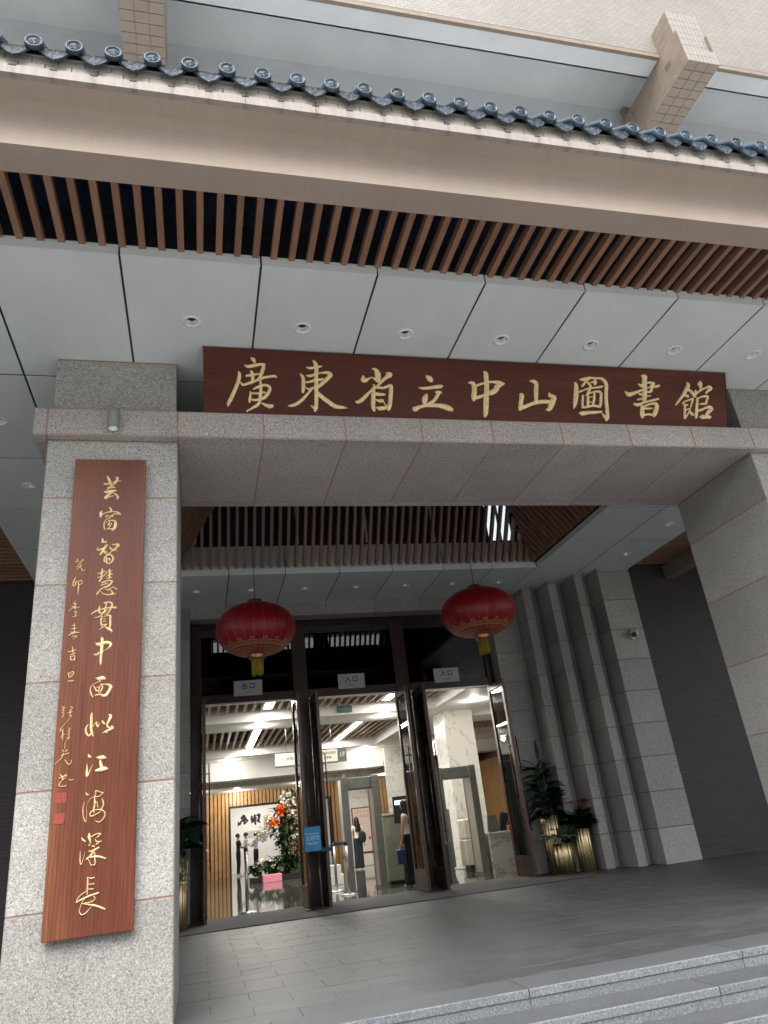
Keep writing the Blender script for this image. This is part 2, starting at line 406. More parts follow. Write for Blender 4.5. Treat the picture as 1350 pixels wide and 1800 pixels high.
    def build(self, name, mats, parent=None, fix=True):
        ms = [mats] if isinstance(mats, str) else mats
        if parent is not None: org = ORG[parent.name]
        else:
            a = np.array([tuple(q) for q in self.v]); lo, hi = a.min(0), a.max(0)
            org = V(((lo[0] + hi[0]) / 2, (lo[1] + hi[1]) / 2, lo[2]))
        me = self.mesh(name, org)
        if fix:
            b = bmesh.new(); b.from_mesh(me); bmesh.ops.recalc_face_normals(b, faces=b.faces[:]); b.to_mesh(me); b.free()
        for q in ms: me.materials.append(MATS[q])
        o = bpy.data.objects.new(name, me); COL.objects.link(o)
        if parent is not None: o.parent = parent
        else: o.location = org * S
        ORG[o.name] = org.copy(); return o
def struct(o): o['kind'] = 'structure'; return o
MESHC = {}
def slab_mesh(wd, hg, t, ch, mat):
    key = (round(wd, 4), round(hg, 4), round(t, 4), round(ch, 4), mat)
    if key not in MESHC:
        a, b = wd / 2, hg / 2; vs = []
        for z, i in ((-t, 0), (-ch, 0), (0, ch)):
            vs += [(-a + i, -b + i, z), (a - i, -b + i, z), (a - i, b - i, z), (-a + i, b - i, z)]
        fs = [(3, 2, 1, 0), (8, 9, 10, 11)]
        for l in (0, 4): fs += [(l + i, l + (i + 1) % 4, l + 4 + (i + 1) % 4, l + 4 + i) for i in range(4)]
        me = MB().add(vs, fs).mesh('slab'); me.materials.append(MATS[mat]); MESHC[key] = me
    return MESHC[key]
def place(name, me, pos, ex, ey, ez, parent):
    o = bpy.data.objects.new(name, me); COL.objects.link(o)
    org = ORG[parent.name] if parent else V((0, 0, 0))
    R_ = Matrix((V(ex).normalized(), V(ey).normalized(), V(ez).normalized())).transposed().to_4x4()
    o.parent = parent; o.matrix_local = Matrix.Translation((V(pos) - org) * S) @ R_
    ORG[o.name] = org.copy() if parent else V(pos); return o
def panels(name, parent, p0, ex, ey, xs, ys, mat, gap=0.007, t=0.02, ch=0.003, skip=None):
    """a grid of separate slabs lying in the plane p0, ex, ey; the normal is ex x ey"""
    ex, ey = V(ex).normalized(), V(ey).normalized(); ez = ex.cross(ey); res = []
    for i in range(len(xs) - 1):
        for j in range(len(ys) - 1):
            if skip and skip((xs[i] + xs[i + 1]) / 2, (ys[j] + ys[j + 1]) / 2): continue
            wd, hg = xs[i + 1] - xs[i] - gap, ys[j + 1] - ys[j] - gap
            pos = V(p0) + ex * (xs[i] + xs[i + 1]) / 2 + ey * (ys[j] + ys[j + 1]) / 2
            res.append(place(name, slab_mesh(wd, hg, t, ch, mat), pos, ex, ey, ez, parent))
    return res
X_, Y_, Z_ = V((1, 0, 0)), V((0, 1, 0)), V((0, 0, 1))
def text_mesh(body, size, name='text', bold=0.0):
    c = bpy.data.curves.new('t', 'FONT'); c.body = body; c.size = size; c.align_x = 'CENTER'; c.align_y = 'CENTER'; c.offset = bold; c.resolution_u = 3
    o = bpy.data.objects.new('t', c); COL.objects.link(o)
    me = bpy.data.meshes.new_from_object(o.evaluated_get(bpy.context.evaluated_depsgraph_get()))
    bpy.data.objects.remove(o); bpy.data.curves.remove(c); me.name = name; return me
def text(body, size, pos, ex, ey, parent, mat, name='lettering', bold=0.0):
    me = text_mesh(body, size * S, name, bold * S); me.materials.append(MATS[mat])
    return place(name, me, pos, ex, ey, V(ex).cross(V(ey)), parent)
def copy_tree(o, loc=None, parent=None, **props):
    c = o.copy(); COL.objects.link(c); c.parent = parent
    if loc is not None: c.location = V(loc) * S
    for k, v in props.items(): c[k] = v
    for ch in list(o.children): copy_tree(ch, None, c)
    return c
# ================================================================== GROUND, STEPS, TERRACE
ZC = 4.88                                   # soffit height
RI, TR = 0.105, 0.285                       # riser, tread
gm = MB().box(-150, 150, -150, 4.27 - TR + 0.02, -3 * RI - 0.5, -3 * RI); struct(gm.build('ground', 'plaza'))
tb = MB(); n1 = 90  # unseen trees added to cut low sky light, kept lower on the right
for i in range(n1):
    x = -70 + 140 * i / n1; h_ = (10.5 if x < 1 else 3.6) + 1.3 * math.sin(i * .9) + 1.0 * math.sin(i * 2.3 + 1)
    tb.lathe([(.001, h_), (1.2, h_ * .92), (1.9, h_ * .7), (2.1, h_ * .45), (1.6, h_ * .2), (.4, h_ * .1), (.3, 0)], (x + .5 * math.sin(i * 5.1), -24 + 1.5 * math.sin(i * 3.7), -3 * RI), 9, rad=lambda a, i=i: 1 + .18 * math.sin(3 * a + i) + .1 * math.sin(7 * a + 2 * i))
tag(tb.build('sky_block_trees', 'leaf_mid'), 'added unseen belt of trees blocking low sky light from the portico', 'trees', kind='stuff')
stp = root('entrance_steps', (3, 4.4, -3 * RI), None, None); struct(stp)
NOSE = [4.84, 4.84 - TR, 4.84 - 2 * TR]
MB().box(-6, 13, NOSE[2] + 0.015, 5.6, -3 * RI, -2 * RI - 0.012).box(-6, 13, NOSE[1] + 0.015, 5.6, -2 * RI - 0.012, -RI - 0.012).box(-6, 13, NOSE[0] + 0.015, 5.6, -RI - 0.012, -0.05).build('step_core', 'granite_step', stp)
for k, (off, wd) in enumerate(((0.32, 1.52), (-0.28, 1.55), (0.55, 1.52))):
    x = -6.0 + off; z = -RI * k
    while x < 12.5:
        m = MB()
        y0 = NOSE[k]; y1 = (5.20 if k == 0 else NOSE[k - 1] + 0.03)
        g = 0.003
        m.prism([(y0 + 0.006, z), (y1, z), (y1, z - 0.045), (y0, z - 0.045), (y0, z - 0.006)], x + g, x + wd - g)
        m.m = [1 if i_ in (3, 4) else 0 for i_ in range(len(m.m))]
        m.build('step_slab', ['step_tread', 'granite_step'], stp)
        MB().box(x + g, x + wd - g, y0 + 0.008, y0 + 0.03, z - RI + 0.001, z - 0.046).build('riser_slab', 'granite_step', stp)
        x += wd
ter = root('terrace_floor', (3, 8, 0), None, None); struct(ter)
MB().box(-6, 13, 5.21, 13.0, -0.3, -0.012).build('floor_bed', 'grout_dark', ter)
pav = []
for r in range(29):
    y = 5.20 + 0.27 * r
    x = -3.72 + (0.27 if r % 2 else 0.0)
    while x < 11.5:
        if y + 0.27 < 13.0: pav.append((x, y))
        x += 0.54
def vis(p):
    c = AX @ (np.array([p[0] + .27, p[1] + .13, 0]) - np.array([0, 0, CH]))
    if c[2] < 0.3: return 1e9
    u, v = c[0] / c[2] * FPX + IW / 2, c[1] / c[2] * FPX + IH / 2
    hid = u < 300 or u > 1420 or v > 1850
    return c[2] + (1000 if hid else 0)
pav.sort(key=vis)
for x, y in pav[:300]:
    place('paver', slab_mesh(0.54 - 0.0025, 0.27 - 0.0025, 0.02, 0.001, 'paver'), (x + .27, y + .135, random.uniform(-0.0009, 0.0009)), X_, Y_, Z_, ter)
m = MB()
for x, y in pav[300:]: m.box(x + .002, x + .538, y + .002, y + .268, -0.02, random.uniform(-0.0009, 0.0009))
tag(m.build('paver_field', 'paver', ter), kind='stuff')
tag(MB().box(-0.75, 5.72, 11.0, 12.88, 0.002, 0.012, ch=0.004).build('door_mat', 'carpet'), 'wide charcoal entrance mat lying across the door threshold', 'mat')

# ================================================================== STONE PILLARS AND LINTEL
JZ = [0.0, 0.016, 0.727, 1.438, 2.149, 2.860, 3.571, 4.088]
PY0, PY1 = 5.42, 6.70
def pillar(x0, x1, label):
    t = root('stone_pillar', ((x0 + x1) / 2, (PY0 + PY1) / 2, 0), label, 'pillar', 'granite portal pillars')
    MB().box(x0 + .004, x1 - .004, PY0 + .004, PY1 - .004, -0.004, 4.32).box(x0 + .018, x1 - .018, PY0 + .018, PY1 - .018, 4.32, ZC).build('core', 'grout', t)
    zs = JZ[1:]
    for j in range(len(zs) - 1):
        za, zb = zs[j] + (0 if j else -0.014), zs[j + 1]
        for p0, ex, wd in (((x0, PY0, 0), X_, x1 - x0), ((x1, PY0, 0), Y_, PY1 - PY0), ((x0, PY1, 0), -Y_, PY1 - PY0), ((x1, PY1, 0), -X_, x1 - x0)):
            panels('stone_panel', t, V(p0), ex, Z_, [0.0, wd], [za, zb], 'granite', gap=0.011, t=0.016, ch=0.003)
    for p0, ex, wd in (((x0 + .012, PY0 + .012, 0), X_, x1 - x0 - .024), ((x1 - .012, PY0 + .012, 0), Y_, PY1 - PY0 - .024), ((x0 + .012, PY1 - .012, 0), -Y_, PY1 - PY0 - .024)):
        panels('head_panel', t, V(p0), ex, Z_, [0.0, wd], [4.335, ZC - 0.012], 'granite', gap=0.006, t=0.016, ch=0.004)
    return t
PLX0, PLX1, PRX0, PRX1 = -1.158, -0.163, 5.49, 6.485
pillar(PLX0, PLX1, 'grey granite pillar carrying the tall vertical wooden plaque')
pillar(PRX0, PRX1, 'bare grey granite pillar at the right end of the lintel')
lin = root('stone_lintel', (2.665, 6.0, 4.09), 'pinkish grey granite lintel band running across both pillars', 'lintel')
MB().box(PLX0 - .096, PRX1 + .096, 5.344, 6.68, 4.093, 4.333).build('core', 'grout', lin)
bx = [PLX0 - .10, PLX0, PLX1, .54, 1.25, 1.95, 2.64, 3.345, 4.075, 4.79, PRX0, PRX1, PRX1 + .10]
panels('band_stone', lin, (0, 5.34, 0), X_, Z_, bx, [4.093, 4.335], 'granite_pink', gap=0.011, t=0.03, ch=0.004)
for i in range(len(bx) - 1):
    a, b = bx[i] + .005, bx[i + 1] - .005
    MB().box(a, b, 5.345, 5.445, 4.089, 4.11).build('drip_stone', 'granite_pink', lin)
    if 2 <= i <= 9:
        MB().box(a, b, 5.452, 6.60, 4.092, 4.11, ch=.003).build('soffit_stone', 'granite_pink', lin)
        MB().box(a, b, 6.607, 6.70, 4.089, 4.11).build('rear_stone', 'granite_pink', lin)
panels('top_stone', lin, (0, 0, 4.338), X_, Y_, bx, [5.345, 6.69], 'granite_pink', gap=.007, t=.012, ch=.002)
panels('back_stone', lin, (0, 6.70, 0), -X_, Z_, [-b for b in bx[::-1]], [4.115, 4.338], 'granite_pink', gap=.007, t=.015)
for xe, sgn in ((PLX0 - .10, -1), (PRX1 + .10, 1)):
    panels('end_stone', lin, (xe, 0, 0), -Y_ * sgn * -1, Z_, [5.345, 6.69] if sgn > 0 else [-6.69, -5.345], [4.093, 4.335], 'granite_pink', gap=.006, t=.02)
    MB().box(min(xe, xe - sgn * .1), max(xe, xe - sgn * .1), 5.452, 6.69, 4.089, 4.11).build('drip_stone', 'granite_pink', lin)
# ================================================================== PORTICO CEILING
ceil = root('ceiling', (2.665, 8, ZC), None, None); struct(ceil)
XS = [-4.2, -3.28, -2.36, -1.45, -.535, .46, 1.353, 2.246, 3.139, 4.032, 4.925, 5.865, 6.78, 7.68, 8.6, 9.5]
def blocked(x, y):                     # the heads of the pillars pass through the soffit
    return False
CX0, CX1, CY0, CY1 = -.42, 5.75, 7.20, 10.955
SX0, SX1 = -2.35, 7.68
kw = dict(gap=0.017, t=0.012, ch=0.002)
LIGHTS = [(-.045 + .9 * k, 4.85) for k in range(7)] + [(-.04 + .897 * k, 11.73) for k in range(7)] + [(-1.82, 6.47), (-1.82, 7.83), (7.20, 9.10), (7.20, 10.39)]
def holed_panel(x0, x1, y0, y1, lx, ly, r):
    x0 += .0085; x1 -= .0085; y0 += .0085; y1 -= .0085
    an = sorted([2 * math.pi * i / 28 for i in range(28)] + [math.atan2(y - ly, x - lx) % (2 * math.pi) for x in (x0, x1) for y in (y0, y1)])
    inn, outr = [], []
    for a in an:
        c, s_ = math.cos(a), math.sin(a)
        t_ = min([(x1 - lx) / c if c > 1e-9 else 9e9, (x0 - lx) / c if c < -1e-9 else 9e9, (y1 - ly) / s_ if s_ > 1e-9 else 9e9, (y0 - ly) / s_ if s_ < -1e-9 else 9e9])
        inn.append((lx + r * c, ly + r * s_)); outr.append((lx + t_ * c, ly + t_ * s_))
    n = len(an); vs = [(x, y, ZC) for x, y in inn] + [(x, y, ZC) for x, y in outr] + [(x, y, ZC + .012) for x, y in outr] + [(x, y, ZC + .012) for x, y in inn]
    fs = []
    for l_ in range(3): fs += [(l_ * n + i, l_ * n + (i + 1) % n, (l_ + 1) * n + (i + 1) % n, (l_ + 1) * n + i) for i in range(n)]
    return MB().add(vs, fs)
def cpan(xs, ys):
    hit = []
    for i in range(len(xs) - 1):
        for j in range(len(ys) - 1):
            for lx, ly in LIGHTS:
                if xs[i] < lx < xs[i + 1] and ys[j] < ly < ys[j + 1]:
                    hit.append(((xs[i] + xs[i + 1]) / 2, (ys[j] + ys[j + 1]) / 2)); holed_panel(xs[i], xs[i + 1], ys[j], ys[j + 1], lx, ly, .058).build('ceiling_panel', 'metal_panel', ceil)
    panels('ceiling_panel', ceil, (0, 0, ZC), X_, -Y_, xs, [-y for y in ys][::-1], 'metal_panel', skip=lambda x, y: any(abs(x - a) < 1e-4 and abs(-y - b) < 1e-4 for a, b in hit), **kw)
cpan(XS, [4.15, 5.70, 7.20])
cpan([SX0, -1.40, CX0], [7.20, 8.46, 9.75, 10.97]); cpan([CX1, 6.73, SX1], [7.20, 8.46, 9.75, 10.97])
cpan([SX0, -1.40, -.42] + XS[5:11] + [5.75, 6.73, SX1], [10.97, 12.52])
# folded edges round the openings
for i in range(len(XS) - 1):
    MB().box(XS[i] + .007, XS[i + 1] - .007, 4.157, 4.172, ZC - .004, ZC + .085).build('edge_fold', 'metal_panel', ceil)
bxs = [CX0] + XS[5:11] + [CX1]
for i in range(len(bxs) - 1):
    MB().box(bxs[i] + .006, bxs[i + 1] - .006, 10.957, 10.97, ZC - .003, ZC + .09).build('edge_fold', 'metal_panel', ceil)
for y0, y1 in ((7.2, 8.46), (8.46, 9.75), (9.75, 10.95)):
    MB().box(CX1 + .003, CX1 + .016, y0 + .006, y1 - .006, ZC - .003, ZC + .09).build('edge_fold', 'metal_panel', ceil)
    MB().box(CX0 - .016, CX0 - .003, y0 + .006, y1 - .006, ZC - .003, ZC + .09).build('edge_fold', 'metal_panel', ceil)
for xe in (SX0, SX1):
    MB().box(xe - .01, xe + .01, 7.2, 11.2, ZC - .004, ZC + .10).build('edge_fold', 'white_trim', ceil)
m = MB()
m.box(-6, 12, 4.18, CY0, ZC + .085, ZC + .5).box(SX0, CX0 - .02, CY0, 13.4, ZC + .085, ZC + .32).box(CX1 + .02, SX1, CY0, 13.4, ZC + .085, ZC + .32).box(CX0 - .02, CX1 + .02, CY1 + .075, 13.4, ZC + .085, ZC + .32)
m.build('roof_deck', 'dark_void', ceil)
m = MB()
for xj in XS[1:-1]: m.box(xj - .0105, xj + .0105, 4.18, 7.19, ZC + .003, ZC + .010)
for yj in (5.70, 7.20): m.box(-4.2, 9.5, yj - .0105, yj + .0105, ZC + .0035, ZC + .0105)
for xa_, xb_ in ((SX0, CX0), (CX1, SX1)):
    for yj in (8.46, 9.75): m.box(xa_ + .012, xb_ - .012, yj - .0105, yj + .0105, ZC + .0035, ZC + .0105)
for yj in (10.97,): m.box(SX0, CX0 - .02, yj - .0105, yj + .0105, ZC + .0035, ZC + .0105).box(CX1 + .02, SX1, yj - .0105, yj + .0105, ZC + .0035, ZC + .0105)
for xj in (-1.40, 6.73): m.box(xj - .0105, xj + .0105, 7.22, 12.5, ZC + .003, ZC + .010)
for xj in [CX0] + XS[5:11] + [CX1]: m.box(xj - .0105, xj + .0105, 10.99, 12.5, ZC + .003, ZC + .010)
m.build('joint_seal', 'lamp_dark', ceil)
# recessed downlights
def downlight(loc, label, lit=False, r=0.066, grp='recessed ceiling downlights of the portico'):
    t = root('downlight', loc, label, 'downlight', grp); x, y, z = loc
    MB().lathe([(r * 1.12, -0.001), (r * 1.12, -0.007), (r * .82, -0.009), (r * .78, 0.004)], loc, 24).build('ring', 'white_trim', t)
    MB().lathe([(r * .76, 0.004), (r * .70, 0.020), (r * .58, 0.036)], loc, 20).build('reflector', 'reflector', t)
    MB().lathe([(r * .585, 0.0355), (0.001, 0.037)], loc, 16).build('lens', 'lamp_lit' if lit else 'lamp_dark', t)
    return t
ordn = ['leftmost', 'second', 'third', 'middle', 'fifth', 'sixth', 'rightmost']
for k in range(7):
    downlight((-.045 + .9 * k, 4.85, ZC), ('%s downlight of the row in front of the name board' % (ordn[k] if k in (0, 6) else ordn[k] + ' from left')) if k != 3 else 'middle downlight of the row in front of the name board')
    downlight((-.04 + .897 * k, 11.73, ZC), ('%s downlight of the row above the entrance doors' % (ordn[k] if k in (0, 6) else ordn[k] + ' from left')) if k != 3 else 'middle downlight of the row above the entrance doors')
for y, lb in ((6.47, 'downlight left of the pillar nearest to the front'), (7.83, 'downlight left of the pillar further back')): downlight((-1.82, y, ZC), lb)
for y, lb in ((9.10, 'downlight by the side slats right of the lantern, nearer one'), (10.39, 'downlight above the stepped pilasters, farther one')): downlight((7.20, y, ZC), lb)
# ================================================================== SKYLIGHT COFFER
cof = root('skylight_coffer', (2.665, 9.1, ZC), 'dark hipped skylight coffer lined with brown slats behind the lintel', 'skylight')
A_ = math.radians(54); HT = 0.98
def slat_mesh(ln, wd=.022, dp=.045, mat='slat_dark'):
    key = ('slat', round(ln, 3), wd, dp, mat)
    if key not in MESHC:
        me = MB().box(-wd, wd, 0, ln, -dp, dp).mesh('slat'); me.materials.append(MATS[mat]); MESHC[key] = me
    return MESHC[key]
L_ = HT / math.sin(A_)
dy = V((0, -math.cos(A_), math.sin(A_)))
x = -.35
while x < 5.72:
    lim = min(x - CX0, CX1 - x) / math.cos(A_)
    ln = max(.12, min(L_, lim))
    place('slat', slat_mesh(round(ln, 1)), (x, CY1 - .04, ZC + .10), X_, dy, X_.cross(dy), cof)
    x += .1335
for side, xx, sg in ((0, CX1 - .04, -1), (1, CX0 + .04, 1)):
    dv = V((sg * math.cos(A_), 0, math.sin(A_))); y = 10.86
    while y > CY0 + .1:
        lim = min(CY1 - y, y - CY0) / math.cos(A_); ln = max(.12, min(L_, lim)); ex = Y_ * (1 if sg > 0 else -1)
        place('slat', slat_mesh(round(ln, 1)), (xx, y, ZC + .10), ex, dv, ex.cross(dv), cof); y -= .1335
# upstand behind the slats, frame bars and dark roof lights
for i in range(len(bxs) - 1):
    MB().box(bxs[i] + .008, bxs[i + 1] - .008, CY1 + .035, CY1 + .05, ZC + .07, 5.37).build('upstand_panel', 'metal_panel', cof)
for xx, s in ((CX1, 1), (CX0, -1)):
    MB().box(min(xx + s * .035, xx + s * .05), max(xx + s * .035, xx + s * .05), CY0, CY1 + .05, ZC + .07, 5.37).build('upstand_panel', 'metal_panel', cof)
MB().box(CX0, CX1, CY0 - .05, CY0 - .03, ZC + .07, 5.50).build('upstand_panel', 'metal_panel', cof)
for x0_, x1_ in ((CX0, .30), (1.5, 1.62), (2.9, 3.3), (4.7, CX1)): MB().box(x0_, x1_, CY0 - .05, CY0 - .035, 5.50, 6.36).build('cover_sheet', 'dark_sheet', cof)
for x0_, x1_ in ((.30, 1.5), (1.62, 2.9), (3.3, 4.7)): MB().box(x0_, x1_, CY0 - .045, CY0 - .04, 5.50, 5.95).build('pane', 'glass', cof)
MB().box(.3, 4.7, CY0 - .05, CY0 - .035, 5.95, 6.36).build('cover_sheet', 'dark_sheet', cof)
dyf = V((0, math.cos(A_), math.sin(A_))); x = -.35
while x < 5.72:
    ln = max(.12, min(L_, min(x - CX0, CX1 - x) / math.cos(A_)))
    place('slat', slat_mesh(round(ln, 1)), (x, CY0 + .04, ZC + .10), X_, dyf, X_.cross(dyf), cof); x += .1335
MB().box(CX0, CX1, CY1 + .052, CY1 + .058, ZC + .05, 5.40).build('upstand_light_stop', 'dark_void', cof)  # added to stop light leaking through the gaps between upstand panels
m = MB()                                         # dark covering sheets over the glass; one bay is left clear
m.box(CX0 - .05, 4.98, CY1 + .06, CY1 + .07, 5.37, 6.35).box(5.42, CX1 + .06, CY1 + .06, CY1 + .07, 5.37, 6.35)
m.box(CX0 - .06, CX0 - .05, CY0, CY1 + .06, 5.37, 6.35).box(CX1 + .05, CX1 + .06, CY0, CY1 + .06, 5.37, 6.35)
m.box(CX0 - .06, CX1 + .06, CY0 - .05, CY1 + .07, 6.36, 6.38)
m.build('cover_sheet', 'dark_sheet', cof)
for xb in (-.05, 1.58, 2.75, 3.95, 5.19): MB().box(xb - .02, xb + .02, CY1 + .02, CY1 + .045, 5.36, 6.35).build('glazing_bar', 'metal_panel', cof)
MB().box(4.98, 5.42, CY1 + .062, CY1 + .066, 5.40, 6.33).build('pane', 'glass', cof)
MB().box(CX0, CX1, CY1 + .015, CY1 + .05, 5.37, 5.40).build('sill_bar', 'dark_sheet', cof)
# slatted side bays beyond the soffit, left and right
for nm, xa, xb, lb in ((0, SX1 + .01, 12.0, 'brown slatted ceiling bay right of the stepped pilasters'), (1, -7.0, SX0 - .01, 'brown slatted ceiling bay left of the plaque pillar')):
    t = root('slatted_bay', ((xa + xb) / 2, 9, ZC), lb, 'slatted ceiling', 'slatted side bays')
    y = 6.2
    while y < 11.12:
        MB().box(xa, xb, y - .024, y + .024, ZC + .02, ZC + .11).build('slat', 'slat_wood', t); y += .1335
    MB().box(xa, xb, 6.0, 11.3, ZC + .13, ZC + .16).build('backing', 'dark_void', t)
    if nm == 0:
        MB().box(8.42, 8.62, 9.0, 11.18, 4.66, 4.90).build('cross_beam', 'edge_brown', t)
# ================================================================== CANOPY: SLATS, BEAM, TILED EAVE
can = root('tiled_canopy', (2.665, 3.4, ZC), 'beige canopy eave edged with dark blue glazed roof tiles', 'canopy')
xa, xb = -5.0, 11.0
fil = []
for i in range(9):
    a = i / 8; p0, p1, p2 = V((3.373, 5.08)), V((3.373, 5.225)), V((3.27, 5.222))
    q = p0 * (1 - a) ** 2 + p1 * 2 * a * (1 - a) + p2 * a * a; fil.append((q.x, q.y))
prof = [(3.582, 4.93), (3.373, 4.93)] + fil + [(3.16, 5.236), (3.175, 5.30), (3.175, 5.48), (3.582, 5.90)]
o = MB().prism(prof, xa, xb).build('eave_beam', 'beam_paint', can)
MB().box(xa, xb, 3.135, 3.177, 5.234, 5.305).build('fascia', 'fascia_paint', can)
MB().box(xa, xb, 3.163, 3.177, 5.305, 5.330).build('shadow_joint', 'edge_brown', can)
x = -4.9; k = 0
while x < 10.9:
    for r, (z0, z1) in enumerate(((5.331, 5.382), (5.386, 5.437))):
        xo = x + (.0745 if r else 0)
        place('fascia_tile', slab_mesh(.145, z1 - z0, .012, .002, 'fascia_tile'), (xo + .0725, 3.160, (z0 + z1) / 2), X_, Z_, -Y_, can)
    x += .149
T0, TP = -.936, .2251
def tile_meshes():
    # round end tile: barrel running up the slope and a disc with a rim and a rosette (local: y up the slope)
    m = MB(); R = .052
    sl_ = math.radians(44); ax = V((0, math.cos(sl_), math.sin(sl_)))
    rings = []
    for t in (0.0, .62):
        rings.append([V((R * math.cos(a), 0, R * math.sin(a))) + ax * t for a in [2 * math.pi * i / 20 for i in range(20)]])
    m.add(rings[0] + rings[1], [(i, (i + 1) % 20, 20 + (i + 1) % 20, 20 + i) for i in range(20)], 0, True)
    prof = [(R * 1.04, .012), (R * 1.04, -.006), (R * .96, -.013), (R * .80, -.013), (R * .72, -.003), (R * .62, -.003), (R * .58, -.008)]
    b = len(m.v); n = 24
    for r, y in prof:
        for i in range(n):
            a = 2 * math.pi * i / n; m.v.append(V((r * math.cos(a), y, r * math.sin(a))))
    for i in range(len(prof) - 1):
        for k in range(n): m.f.append([b + i * n + k, b + i * n + (k + 1) % n, b + (i + 1) * n + (k + 1) % n, b + (i + 1) * n + k]); m.m.append(0); m.sm.append(True)
    b2 = len(m.v); m.v.append(V((0, -.016, 0)))
    rr = []
    for i in range(n):
        a = 2 * math.pi * i / n; y = -.004 - .008 * max(0, math.cos(3 * a * 2)); m.v.append(V((R * .32 * math.cos(a), y, R * .32 * math.sin(a))))
    for k in range(n):
        m.f.append([b2, b2 + 1 + k, b2 + 1 + (k + 1) % n]); m.m.append(0); m.sm.append(True)
        lo = b + (len(prof) - 1) * n
        m.f.append([lo + k, lo + (k + 1) % n, b2 + 1 + (k + 1) % n, b2 + 1 + k]); m.m.append(0); m.sm.append(True)
    rt = m.mesh('round_tile'); rt.materials.append(MATS['glaze'])
    # drip tile: a hanging crescent plate with a raised border, scrollwork ridges and the curved pan behind it
    m = MB(); n = 16; W = .094
    def top(u): return .014 * (abs(u) ** 2) * 1.0 - .007
    def bot(u):
        s = -.086 * (1 - abs(u) ** 1.6); return s + .007 * abs(math.sin(u * math.pi * 2.5)) * (1 - abs(u)) - .004
    us = [-1 + 2 * i / n for i in range(n + 1)]
    rowsY = []
    for f in (0, .16, .5, .84, 1.0):
        for i, u in enumerate(us):
            zt, zb = top(u), bot(u) - .004; z = zt + (zb - zt) * f
            y = -.012 if f in (0, 1.0) else (-.006 if f != .5 else -.006 - .007 * abs(math.sin(u * 7.5)))
            if abs(u) > .98: y = -.012
            rowsY.append(V((u * W, y, z)))
    m.add(rowsY, [(r * (n + 1) + i, r * (n + 1) + i + 1, (r + 1) * (n + 1) + i + 1, (r + 1) * (n + 1) + i) for r in range(4) for i in range(n)], 1, True)
    back = [V((u * W, .004, top(u))) for u in us] + [V((u * W, .004, bot(u) - .004)) for u in us]
    fr = [V((u * W, -.012, top(u))) for u in us] + [V((u * W, -.012, bot(u) - .004)) for u in us]
    m.add(back + fr, [(i, i + 1, 2 * (n + 1) + i + 1, 2 * (n + 1) + i) for i in range(n)] + [(n + 1 + i, n + 2 + i, 3 * (n + 1) + i + 1, 3 * (n + 1) + i) for i in range(n)] + [(i, i + 1, n + 2 + i, n + 1 + i) for i in range(n)], 0)
    pan0 = [V((u * W, .0, top(u) - .002)) for u in us]; pan1 = [p + ax * .62 for p in pan0]
    m.add(pan0 + pan1, [(i, i + 1, n + 2 + i, n + 1 + i) for i in range(n)], 0, True)
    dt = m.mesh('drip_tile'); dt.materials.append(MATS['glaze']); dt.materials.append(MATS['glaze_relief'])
    return rt, dt
rt, dt = tile_meshes()
m = MB()
for k in range(-18, 50):
    xd = T0 + TP * k
    j = lambda s: random.uniform(-s, s)
    place('round_tile', rt, (xd + j(.003), 3.0955, 5.4746 + j(.003)), V((1, j(.02), j(.04))), Y_, Z_, can)
    place('drip_tile', dt, (xd + TP / 2 + j(.002), 3.1204, 5.452 + j(.002)), X_, Y_, Z_, can)
    xn = xd + TP / 2
    MB().box(xn - .022, xn + .022, 3.1335, 3.17, 5.296, 5.3046).build('weep_hole', 'dark_void', can)
# mortar bed and deck under the tiles
MB().prism([(3.17, 5.438), (3.16, 5.45), (3.55, 5.84), (3.582, 5.84)], xa, xb).build('tile_bed', 'fascia_tile', can)
MB().prism([(3.56, 5.38), (3.56, 5.85), (4.2, 5.46), (7.1, 5.44), (7.1, 5.40), (4.2, 5.40)], xa, xb).build('roof_top', 'roof_fill', can)
scr = root('slat_screen', (2.665, 3.9, ZC), 'long screen of brown slats between canopy beam and grey ceiling panels', 'slat screen')
for k in range(-30, 75):
    xs_ = .021 + .1338 * k
    place('slat', slat_mesh(.64, .0225, .035, 'slat_wood'), (xs_, 3.56, 4.975), X_, Y_, Z_, scr)
m = MB()
for k in range(-60, 150):                       # folded dark sheet above the slats
    x0 = -5 + .08 * (k + 60)
    if x0 > 11: break
    m.add([(x0, 3.5, 5.28), (x0 + .04, 3.5, 5.25), (x0 + .08, 3.5, 5.28), (x0, 4.4, 5.28), (x0 + .04, 4.4, 5.25), (x0 + .08, 4.4, 5.28)], [(0, 1, 4, 3), (1, 2, 5, 4)])
m.box(-5, 11, 4.20, 4.22, 4.97, 5.3).box(-5, 11, 3.55, 3.58, 4.95, 5.3); m.build('dark_sheet', 'dark_sheet', scr)
